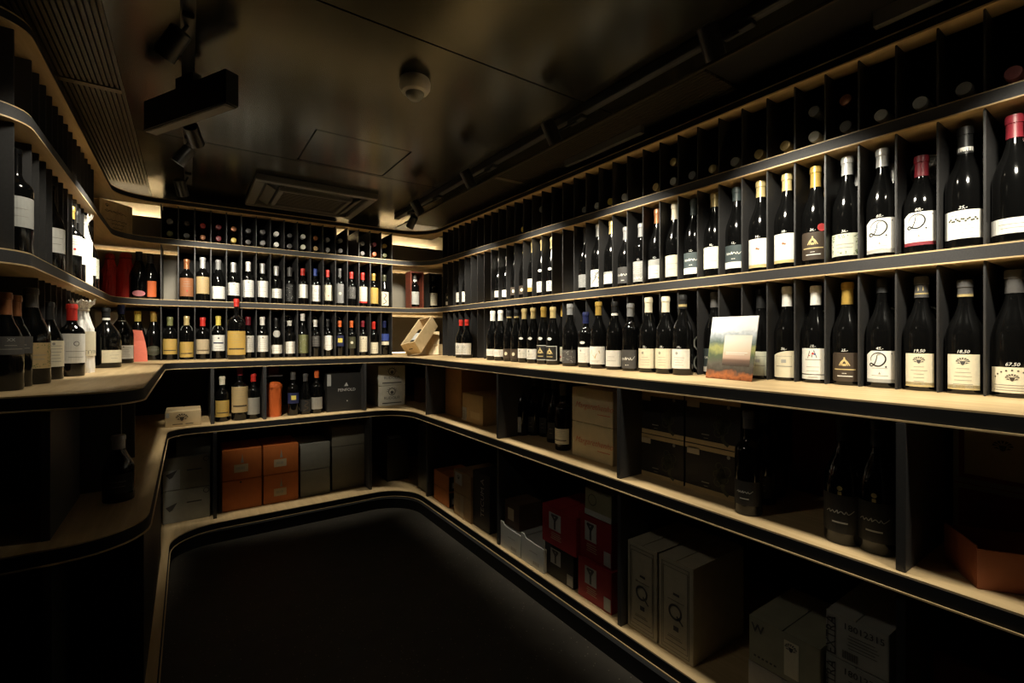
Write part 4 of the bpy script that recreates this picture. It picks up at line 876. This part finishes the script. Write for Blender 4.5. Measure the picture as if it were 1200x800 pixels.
# open tray
TR = flat('red brown board', (.36, .11, .045), .55, noise=.08, nscale=30)
t = thing('open_tray', 'open red brown cardboard tray at the right edge of the lower shelf', 'box', (1.345, .253, Z_M + CZ), math.atan2(-.166, .112))
L_, D_, H_ = .20, .14, .082
obj('bottom', MB().box(0, L_, 0, D_, .0006, .003).mesh('bottom', TR), t)
for nm, b in (('front_wall', (0, L_, 0, .003, .003, H_)), ('back_wall', (0, L_, D_ - .003, D_, .003, H_)), ('side_wall', (0, .003, .003, D_ - .003, .003, H_ + .006)), ('side_wall', (L_ - .003, L_, .003, D_ - .003, .003, H_))):
    obj(nm, MB().box(*b).mesh(nm, TR), t)
# --- right, base shelf
for j in (0, 1):
    z0 = Z_B + j * .098
    t = carton(1.33, on_x(517, 500, 1.33)[0], z0, .215, .20, .096, PI, ORNG, f'orange wooden wine crate, {("lower", "upper")[j]} of a stack of two', name='wine_crate', top='lid' if False else 'flap')
    yy = -.1075
    obj('end_band', MB().box(-.198, -.002, .1078, .1095, .004, .090).mesh('end_band', BLACK), t); obj('tag', MB().box(-.06, -.02, .1096, .1102, .02, .055).mesh('tag', paper('lgrey')), t)
rbox(531.5, 552, 1.32, Z_B, .25, .135, KRAFT, 'brown cardboard carton, lower of two beside the orange crates', tape=(.35, .25, .14))
rbox(531.5, 552, 1.32, Z_B + .137, .25, .128, KRAFT, 'brown cardboard carton with white sticker, upper of two', labels=((-.8, .0, .40, .93, 'lgrey'),), prints=((lambda a, w_, h: a.crest(-.2 * w_, .72 * h, .018), 'black'),))
rbox(554, 574, 1.33, Z_B, .3, .31, (.012, .012, .014), 'tall black carton with vertical lettering on the lowest shelf', prints=((lambda a, w_, h: (a.text('TECUM', .1 * w_, .50 * h, .05, 0, 0, PI / 2), a.text('A', .1 * w_, .86 * h, .05, 0, 0, PI / 2)), 'lgrey'),))
def wavebox(px0, px1, X, hgt, lab):
    ya, yb = on_x(px0, 400, X)[0], on_x(px1, 400, X)[0]; w_ = ya - yb - .004
    t = thing('shelf_tray', lab, 'box', (X, (ya + yb) / 2, Z_B + CZ), PI)
    pts = [(-w_ / 2, 0), (w_ / 2, 0), (w_ / 2, hgt * .84)] + [(w_ / 2 - w_ * .78 * i / 8, hgt * (.84 + .05 * (i / 8) ** 2)) for i in range(1, 9)] + [(-w_ * .36, hgt * .99), (-w_ * .40, hgt), (-w_ / 2, hgt)]
    mt = flat('white board', (.62, .62, .58), .5, noise=.04)
    M = Matrix(((0, 0, 1, 0), (1, 0, 0, 0), (0, 1, 0, 0), (0, 0, 0, 1)))
    obj('front', MB().prism(pts, -.004, 0).xform(M).mesh('front', mt, tri=True), t)
    obj('body', MB().box(-.17, -.0045, -w_ / 2, w_ / 2, .0006, hgt * .80).mesh('body', mt, bevel=.0015), t)
    a = Art(); a.bar(-.02, .25 * w_, .52 * hgt, .54 * hgt); [a.bar(.06 * w_ + .012 * i, .06 * w_ + .012 * i + .006, .12 * hgt, .24 * hgt) for i in range(4)]
    obj('print', a.face(.0006, 'print', ink('mid')), t)
wavebox(586.5, 609.5, 1.31, .130, 'white wine box with wavy top edge, further of two at shelf front')
wavebox(610.5, 637, 1.31, .130, 'white wine box with wavy top edge, nearer of two at shelf front')
carton(1.335, 1.938, Z_B + .1046, .125, .14, .128, PI, (.10, .055, .03), 'dark brown carton with sticker resting on the white wavy edged boxes', labels=((-.5, .3, .30, .75, 'beige'),))
def lab_y(): return ((-.55, .15, .42, .86, 'lgrey'),)
def p_y(a, w_, h): a.ribbon([(-.2 * w_, .82 * h), (-.10 * w_, .68 * h), (-.10 * w_, .45 * h)], .012); a.ribbon([(-.02 * w_, .82 * h), (-.10 * w_, .68 * h)], .012); a.bar(-.2 * w_, 0, .78 * h, .83 * h)
def p_lines(a, w_, h):
    for i in range(4): a.bar((-.20 - .02 * (i % 2)) * w_, (.06 + .03 * (i % 2)) * w_, (.34 - .05 * i) * h, (.355 - .05 * i) * h)
STK = ((.58, .96, .05, .36, 'lgrey'),)
rbox(638, 672.5, 1.33, Z_B, .24, .148, (.010, .010, .010), 'black wine carton with pale label under the red one', labels=lab_y() + STK, prints=((p_y, 'dgrey'),))
rbox(635, 675.5, 1.315, Z_B + .150, .24, .165, (.30, .018, .025), 'red wine carton with pale label standing on the black carton', labels=lab_y(), prints=((p_y, 'dgrey'), (p_lines, 'beige')))
rbox(677, 717, 1.328, Z_B, .24, .160, (.30, .018, .025), 'red wine carton at shelf level beside the divider', labels=lab_y() + STK, prints=((p_y, 'dgrey'), (p_lines, 'beige')))
rbox(677, 717, 1.34, Z_B + .162, .24, .175, (.24, .014, .020), 'red wine carton in the middle of the stack by the divider', labels=lab_y() + STK, prints=((p_y, 'dgrey'), (p_lines, 'beige')))
rbox(685, 717, 1.34, Z_B + .339, .24, .110, (.24, .22, .13), 'olive grey carton topping the red stack', labels=((-1, 1, .02, .22, 'lgrey'),), prints=((lambda a, w_, h: a.ring(-.2 * w_, .62 * h, .022, .003), 'doli'),))
def p_q(a, w_, h):
    for q in (.80, .72):
        w2, h2 = q * w_ / 2, .5 * h * (q + .12); t = .0016
        a.bar(-w2, w2, .5 * h - h2, .5 * h - h2 + t); a.bar(-w2, w2, .5 * h + h2 - t, .5 * h + h2); a.bar(-w2, -w2 + t, .5 * h - h2, .5 * h + h2); a.bar(w2 - t, w2, .5 * h - h2, .5 * h + h2)
    a.bar(-.22 * w_, .26 * w_, .58 * h, .586 * h); a.bar(-.06 * w_, .12 * w_, .64 * h, .665 * h); a.bar(-.05 * w_, .10 * w_, .27 * h, .32 * h)
    a.ring(0, .465 * h, .023, .0075, 20); a.ribbon([(.006, .43 * h), (.03, .36 * h)], .006)
    a.bar(-.22 * w_, .20 * w_, .18 * h, .187 * h); a.bar(-.28 * w_, .3 * w_, .13 * h, .137 * h); a.bar(-.2 * w_, .15 * w_, .20 * h, .205 * h)
rbox(735, 770.5, 1.336, Z_B, .30, .315, (.46, .41, .30), 'cream upright wine carton with black ring emblem, further of two', prints=((p_q, 'dgrey'),))
rbox(771.5, 813, 1.336, Z_B, .30, .315, (.46, .41, .30), 'cream upright wine carton with black ring emblem, nearer of two', prints=((p_q, 'dgrey'),))
def p_w(a, w_, h):
    a.text('W', -.36 * w_, .78 * h, .034, 0, .02); a.crest(.12 * w_, .72 * h, .016)
    for i in range(6): a.bar((-.42 + .06 * i) * w_, (-.385 + .06 * i) * w_, .16 * h, .20 * h)
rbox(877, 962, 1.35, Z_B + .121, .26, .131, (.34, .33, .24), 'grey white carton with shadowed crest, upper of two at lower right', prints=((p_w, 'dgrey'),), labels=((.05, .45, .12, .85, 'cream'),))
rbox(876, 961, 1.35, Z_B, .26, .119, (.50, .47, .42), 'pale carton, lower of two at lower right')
def p_ex(a, w_, h):
    a.text('EXTRA', -.405 * w_, .48 * h, .032, 0, 0, PI / 2)
    a.bar(-.47 * w_, -.46 * w_, .08 * h, .88 * h); a.bar(-.35 * w_, -.34 * w_, .08 * h, .88 * h); a.bar(-.47 * w_, -.34 * w_, .08 * h, .095 * h); a.bar(-.47 * w_, -.34 * w_, .87 * h, .885 * h)
    a.text('18012315', .12 * w_, .80 * h, .022, 0, .01)
    for i in range(5): a.bar((-.12 - .02 * (i % 2)) * w_, (.3 + .03 * (i % 3)) * w_, (.62 - .07 * i) * h, (.635 - .07 * i) * h)
    for i in range(12): a.bar((-.22 + .022 * i) * w_, (-.21 + .022 * i) * w_, .08 * h, .26 * h)
for j, (zb_, hb_) in enumerate(((0, .128), (.130, .112), (.244, .112))): rbox(967, 1043, 1.365, Z_B + zb_, .26, hb_, (.44, .44, .40), f'white carton with numbers and framed vertical word, {("bottom", "middle", "top")[j]} of three', prints=((p_ex, 'dgrey'),))
carton(1.50, .17, Z_B, .40, .3, .30, PI, (.10, .018, .012), 'dark red brown carton at the far lower right of the base shelf')
# --- rear, lower shelf
t = bbox(193, 236, 3.33, Z_M, .22, .088, (.60, .46, .26), 'flat pale wooden wine box with burnt crest on the rear lower shelf', name='wooden_wine_box', labels=((-.97, -.78, .62, .92, 'lgrey'),), prints=((lambda a, w_, h: (a.crest(-.04 * w_, .58 * h, .030), a.bar(-.30 * w_, -.02 * w_, .14 * h, .19 * h), a.bar(.06 * w_, .28 * w_, .14 * h, .19 * h)), 'brown'),))
bk = [(260.5, .275, 'B', 'ivory', [(.03, .13, 'gold', 150, 'goldtext', None)], 'ivory capped bottle with gold label', None), (281, .40, 'B', 'maroon', [(.05, .21, 'tan', 150, 'goldtext', None)], 'big bottle with tall tan label', .046), (297, .285, 'B', 'red', [(.03, .135, 'mid', 150, 'lines', None)], 'red capped bottle with grey label', None),
      (343.5, .285, 'B', 'dgrey', [(.08, .15, 'dblue', 130, 'square', None)], 'bottle with yellow square on blue label', None), (358, .27, 'F', 'dgrey', [(.02, .10, 'black', 140, 'figure', None)], 'slim black bottle with golden figure', None), (371, .29, 'B', 'orange', [(.03, .11, 'mid', 150, 'lines', None)], 'orange capped bottle with grey label', None)]
for (px, h, kind, cap, labs, desc, r) in bk:
    h = min(h, .328); y = 3.40
    bottle(on_y(px, 450, y)[0], y, Z_M, h, kind, 'k', (cap, .05), labs, desc + ', rear lower shelf', 'bottles on the rear lower shelf', 0, -1, r=r)
t = wrapped(on_y(321, 450, 3.42)[0], 3.42, Z_M, .225, .045, 'orange', 'bottle in crumpled orange red paper under the little rack shelf', False, blunt=True)
t = carton(on_y(321, 450, 3.46)[0], 3.46, -.254, .06, .15, .055, -PI / 2, (.16, .012, .012), 'small dark red box on the little shelf above the orange wrapped bottle')
def p_pen(a, w_, h):
    a.text('PENFOLD', .02 * w_, .56 * h, .028, 0, .008); a.poly([(-.05 * w_, .66 * h), (.06 * w_, .66 * h), (.01 * w_, .76 * h)]); a.disc(.03 * w_, .27 * h, .004)
bbox(383, 427, 3.37, Z_M, .3, .265, (.012, .011, .010), 'large black wine carton with white brand word on the rear lower shelf', prints=((p_pen, 'lgrey'),), labels=((-1.0, -.80, .68, .98, 'lgrey'),))
def p_rud(a, w_, h):
    a.text('RUDOLFI', 0, .38 * h, .030, 0, .004); a.ring(0, .70 * h, .026, .006, 12); a.disc(0, .66 * h, .013); a.bar(-.36 * w_, .36 * w_, .11 * h, .16 * h)
    for i in range(7): a.ribbon([(.030 * math.cos(PI * i / 6), .72 * h + .02 * math.sin(PI * i / 6)), (.040 * math.cos(PI * i / 6), .72 * h + .03 * math.sin(PI * i / 6))], .004)
for j in (0, 1): bbox(443, 475, 3.44, Z_M + j * .152, .3, .150, (.56, .54, .46), f'pale grey wine carton with black crest on the rear lower shelf, {("lower", "upper")[j]} of two', prints=((p_rud, 'dgrey'),))
# --- rear, base shelf
for i, (a0, a1) in enumerate(((260, 307), (308.5, 350))):
    for j in (0, 1):
        q = () if (i == 0 and j == 0) else ((-.42, .30, .24, .50, 'beige'),)
        bbox(a0, a1, 3.325, Z_B + j * .186, .3, .184, (.50, .14, .028), f'orange wine carton, {("lower", "upper")[j]} {("left", "right")[i]} one of four on the rear base shelf', labels=q, prints=((lambda a, w_, h: (a.poly([(-.04 * w_, .55 * h), (.04 * w_, .55 * h), (.015 * w_, .72 * h), (0, .86 * h), (-.015 * w_, .72 * h)]), [a.bar(-.14 * w_ + .03 * w_ * k, -.125 * w_ + .03 * w_ * k, .33 * h, .42 * h) for k in range(7)]), 'mid'),) if q else ((lambda a, w_, h: a.disc(-.04 * w_, .92 * h, .006), 'brown'),))
for j in (0, 1): bbox(352, 387, 3.34, Z_B + j * .175, .3, .173, (.20, .195, .165), f'plain grey carton beside the orange ones, {("lower", "upper")[j]} of two')
for j, hh in ((0, .30), (1, .13)): bbox(389, 431, 3.36, Z_B + j * .302, .3, hh, (.15, .135, .10), f'large plain drab carton right of the grey ones, {("lower", "upper")[j]} of two')
def p_bird(a, w_, h): a.poly([(-.44 * w_, .50 * h), (-.20 * w_, .62 * h), (-.30 * w_, .40 * h), (-.36 * w_, .36 * h)]); a.bar(.0 * w_, .32 * w_, .56 * h, .60 * h); a.ring(.42 * w_, .88 * h, .014, .004, 12)
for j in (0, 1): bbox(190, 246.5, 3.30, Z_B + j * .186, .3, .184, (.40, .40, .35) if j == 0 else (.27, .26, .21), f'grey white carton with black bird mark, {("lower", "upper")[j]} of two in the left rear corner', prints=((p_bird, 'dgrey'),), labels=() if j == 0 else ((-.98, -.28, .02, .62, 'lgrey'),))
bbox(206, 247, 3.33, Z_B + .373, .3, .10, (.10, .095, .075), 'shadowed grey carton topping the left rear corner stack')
for j in range(3):
    t = carton(1.335, 3.02, Z_B + j * .150, .16, .34, .148, PI, (.014, .014, .016), f'plain black crate in the rear right corner, {("bottom", "middle", "top")[j]} of three', name='storage_crate', top='lid', rough=.35)
t = thing('paper_sheet', 'small white folded paper lying in the dark rear corner bay', 'paper', (on_y(463, 520, 3.40)[0], 3.42, Z_B + CZ + .305))
obj('sheet', MB().prism([(-.055, -.05), (.05, -.035), (.055, .04), (-.04, .05)], 0, .002).mesh('sheet', paper('lgrey')), t)
obj('fold', MB().prism([(-.05, -.048), (.045, -.033), (.05, .02), (-.045, .02)], 0, .0015).xform(Matrix.Translation((0, 0, .002)) @ Matrix.Rotation(-.18, 4, 'X')).mesh('fold', paper('lgrey')), t)
carton(on_y(463, 520, 3.40)[0], 3.345, Z_B, .16, .2, .3035, -PI / 2, (.02, .016, .012), 'dark carton under the white folded paper in the rear corner')

# ------------------------------------------------------------------ rear corner niches
# open wooden box propped up on another, with a bottle inside
def plank_box(t, L, Wd, H, th=.009, lid=False):
    for nm, b in (('bottom', (0, L, -Wd / 2, Wd / 2, 0, th)), ('side', (0, L, -Wd / 2, -Wd / 2 + th, th, H)), ('side', (0, L, Wd / 2 - th, Wd / 2, th, H)), ('end', (0, th, -Wd / 2 + th, Wd / 2 - th, th, H)), ('end', (L - th, L, -Wd / 2 + th, Wd / 2 - th, th, H))):
        obj(nm, MB().box(*b).mesh(nm, BOXWOOD, bevel=.001), t)
    if lid: obj('lid', MB().box(0, L, -Wd / 2, Wd / 2, H, H + th).mesh('lid', BOXWOOD, bevel=.001), t)
nx_, ny_ = on_y(485, 415, 3.46)[0], 3.46
q = Matrix.Rotation(math.radians(38), 4, 'Z') @ Matrix.Rotation(math.radians(-36), 4, 'Y') @ Matrix.Rotation(math.radians(-14), 4, 'X')
dx_, dy_ = 1.405, 3.335
t = thing('open_wine_box', 'open pale wooden wine box tilted upward on the corner counter', 'box', (dx_, dy_, Z_C + CZ + .015), rot=q.to_euler())
plank_box(t, .345, .130, .105)
a = Art(); a.bar(-.018, .018, .048, .056); m = MB(); m.v = [(-.0006, -u, v) for u, v in a.v]; m.f = [tuple(reversed(f)) for f in a.f]
obj('brand_mark', m.mesh('brand_mark', ink('brown')), t)
q2 = q @ Matrix.Translation((.016, 0, .05)) @ Matrix.Rotation(PI / 2, 4, 'Y')
t = thing('boxed_wine_bottle', 'bottle with pale label lying inside the open wooden box', 'bottle', Vector((dx_, dy_, Z_C + CZ + .015)) + q2.to_translation(), rot=q2.to_euler())
obj('glass', body_mesh('B', .30, .0372, 'k'), t); obj('capsule', cap_mesh(.30, .05, 'maroon', 'B'), t)
me, hw, hh = patch(.0377, .05, .14, 150, 'lgrey'); obj('label', me, t, rz=PI)
t = thing('wooden_wine_box', 'closed pale wooden wine box lying behind the tilted open one', 'box', (1.70, 3.44, Z_C + CZ + .0006), PI / 2 + .1)
plank_box(t, .33, .16, .075, lid=True)
t = thing('wooden_board', 'loose pale wooden box lid leaning beside the tilted box', 'lid', (1.585, 3.405, Z_C + CZ + .001), rot=(0, math.radians(-50), math.radians(62)))
obj('board', MB().box(0, .24, -.05, .05, 0, .008).mesh('board', BOXWOOD, bevel=.001), t)
# two presentation cases on the middle shelf
RW = wood('red brown stained wood', (.10, .022, .012), (.17, .04, .02), (6, 6, 30))
def case(px0, px1, Y, H, mat, lab, bl, btag, bcap, bcol):
    xa, xb = on_y(px0, 340, Y)[0], on_y(px1, 340, Y)[0]; w_ = xb - xa
    t = thing('presentation_case', lab, 'box', ((xa + xb) / 2, Y, Z_S2 + CZ + .0006), -PI / 2)
    D = .105; th = .01
    for nm, b in (('bottom', (-D, 0, -w_ / 2, w_ / 2, 0, th)), ('top', (-D, 0, -w_ / 2, w_ / 2, H - th, H)), ('side', (-D, 0, -w_ / 2, -w_ / 2 + th, th, H - th)), ('side', (-D, 0, w_ / 2 - th, w_ / 2, th, H - th)), ('back', (-D, -D + .006, -w_ / 2 + th, w_ / 2 - th, th, H - th))):
        obj(nm, MB().box(*b).mesh(nm, mat, bevel=.0008), t)
    return bottle((xa + xb) / 2, Y + .05, Z_S2 + .0112, .275, 'B', 'k', (bcap, .045), [(.02, .125, bcol, 130, 'lines', None)], bl, None, 0, -1, extra=btag)
case(481, 496.5, 3.60, .298, RW, 'upright red brown wooden presentation case in the right rear corner', 'bottle with grey white label inside the red brown case', lambda t, r, h: obj('tag', patch(.018, .77 * h, .82 * h, 120, 'white')[0], t), 'dgrey', 'lgrey')
case(502.5, 518, 3.62, .298, BLACK, 'upright black presentation case beside the red brown one', 'bottle with ivory label inside the black case', None, 'doli', 'ivory')
# wooden panel box on the top shelf, left rear corner
x0, x1 = on_y(117, 250, 3.72)[0], on_y(155, 250, 3.72)[0]
t = thing('wooden_wine_box', 'large flat wooden wine box standing upright on the top left corner shelf', 'box', (-.3525, 3.65, Z_S1 + CZ + .0006), math.radians(-39.7))
obj('body', MB().box(-.12, -.008, -.103, .103, 0, .182).mesh('body', BOXWOOD, bevel=.002), t)
obj('front', MB().box(-.008, 0, -.106, .106, 0, .186).mesh('front', BOXWOOD, bevel=.001), t)
a = Art(); a.text('Grand Vin', 0, .125, .03, .3) if False else None
for i, (u0, u1, v) in enumerate(((-.11, .06, .128), (-.12, .10, .122), (-.10, .11, .075), (-.05, .08, .055), (-.04, .06, .032))): a.ribbon([(.62 * (u0 + (u1 - u0) * k / 14), v + .004 * math.sin(k * 2.1 + i)) for k in range(15)], .003)
a.crest(-.06, .155, .014)
obj('print', a.face(.0006, 'print', ink('brown')), t)
# small silver thing at the end of the left top shelf
lying(-.42, 3.02, Z_S1 + .001, 1, 0, .30, 'B', 'k', ('lgrey', .05), 'bottle lying with pale capsule outward at the end of the left top shelf', None, base_out=False)
# left lower shelf: one bottle catching the light in the bay facing the camera
bottle(on_y(139, 540, 1.95)[0], 1.95, Z_M, .205, 'C', 'k', ('silver', .09), [(.03, .09, 'black', 120, 'few', None)], 'dark bottle with shiny foil neck in the shadowed left lower bay', None, 0, -1)
# leaflet leaning on the counter bottles
t = thing('leaflet', 'glossy landscape leaflet leaning against bottles on the right counter', 'leaflet', (1.49, 0, Z_C + CZ), PI)
ya, yb = on_x(822, 441, 1.52)[0], on_x(876, 446, 1.50)[0]
t.location = (1.535, (ya + yb) / 2 + .0, Z_C + CZ + .001); wl = ya - yb
t.rotation_euler = (0, math.radians(-10), math.radians(180 - 6)); hl = .222
LM, n_, l_, b_ = new_mat('printed landscape sheet')
co = n_.new('ShaderNodeTexCoord'); sp = n_.new('ShaderNodeSeparateXYZ'); l_.new(co.outputs['Object'], sp.inputs[0])
mr = n_.new('ShaderNodeMapRange'); mr.inputs['From Max'].default_value = hl; l_.new(sp.outputs['Z'], mr.inputs['Value'])
nz = n_.new('ShaderNodeTexNoise'); nz.inputs['Scale'].default_value = 45; nz.inputs['Detail'].default_value = 5; l_.new(co.outputs['Object'], nz.inputs['Vector'])
ad = n_.new('ShaderNodeMath'); ad.operation = 'MULTIPLY_ADD'; ad.inputs[1].default_value = .22; l_.new(nz.outputs['Fac'], ad.inputs[0]); l_.new(mr.outputs['Result'], ad.inputs[2])
rp = n_.new('ShaderNodeValToRGB'); l_.new(ad.outputs[0], rp.inputs['Fac'])
el = rp.color_ramp.elements
el[0].position = .08; el[0].color = (.05, .02, .012, 1); el[1].position = .97; el[1].color = (.85, .88, .92, 1)
for p_, c_ in ((.17, (.42, .14, .05)), (.26, (.07, .06, .05)), (.36, (.12, .11, .09)), (.48, (.10, .13, .08)), (.60, (.35, .36, .14)), (.70, (.13, .17, .15)), (.82, (.45, .50, .55)), (.88, (.75, .78, .82))):
    e_ = el.new(p_); e_.color = (*c_, 1)
l_.new(rp.outputs['Color'], b_.inputs['Base Color']); b_.inputs['Roughness'].default_value = .25
obj('sheet', MB().box(-.003, 0, -wl / 2, wl / 2, 0, hl).mesh('sheet', LM), t)
PM, n_, l_, b_ = new_mat('pale sunset panel')
co = n_.new('ShaderNodeTexCoord'); sp = n_.new('ShaderNodeSeparateXYZ'); l_.new(co.outputs['Object'], sp.inputs[0])
mr = n_.new('ShaderNodeMapRange'); mr.inputs['From Max'].default_value = hl; l_.new(sp.outputs['Z'], mr.inputs['Value'])
rp = n_.new('ShaderNodeValToRGB'); l_.new(mr.outputs['Result'], rp.inputs['Fac']); el = rp.color_ramp.elements
el[0].position = .24; el[0].color = (.08, .06, .05, 1); el[1].position = .62; el[1].color = (.80, .76, .68, 1)
for p_, c_ in ((.31, (.20, .13, .10)), (.34, (.52, .36, .28)), (.45, (.70, .58, .46))): e_ = el.new(p_); e_.color = (*c_, 1)
l_.new(rp.outputs['Color'], b_.inputs['Base Color']); b_.inputs['Roughness'].default_value = .3
obj('inset_panel', MB().box(0, .0006, -.16 * wl, .42 * wl, .22 * hl, .70 * hl).mesh('inset_panel', PM), t)
a = Art(); a.bar(-.10 * wl, .36 * wl, .42 * hl, .43 * hl); a.bar(-.10 * wl, .30 * wl, .395 * hl, .402 * hl); obj('print', a.face(.0009, 'print', ink('white')), t)
print('objects', len(bpy.data.objects))
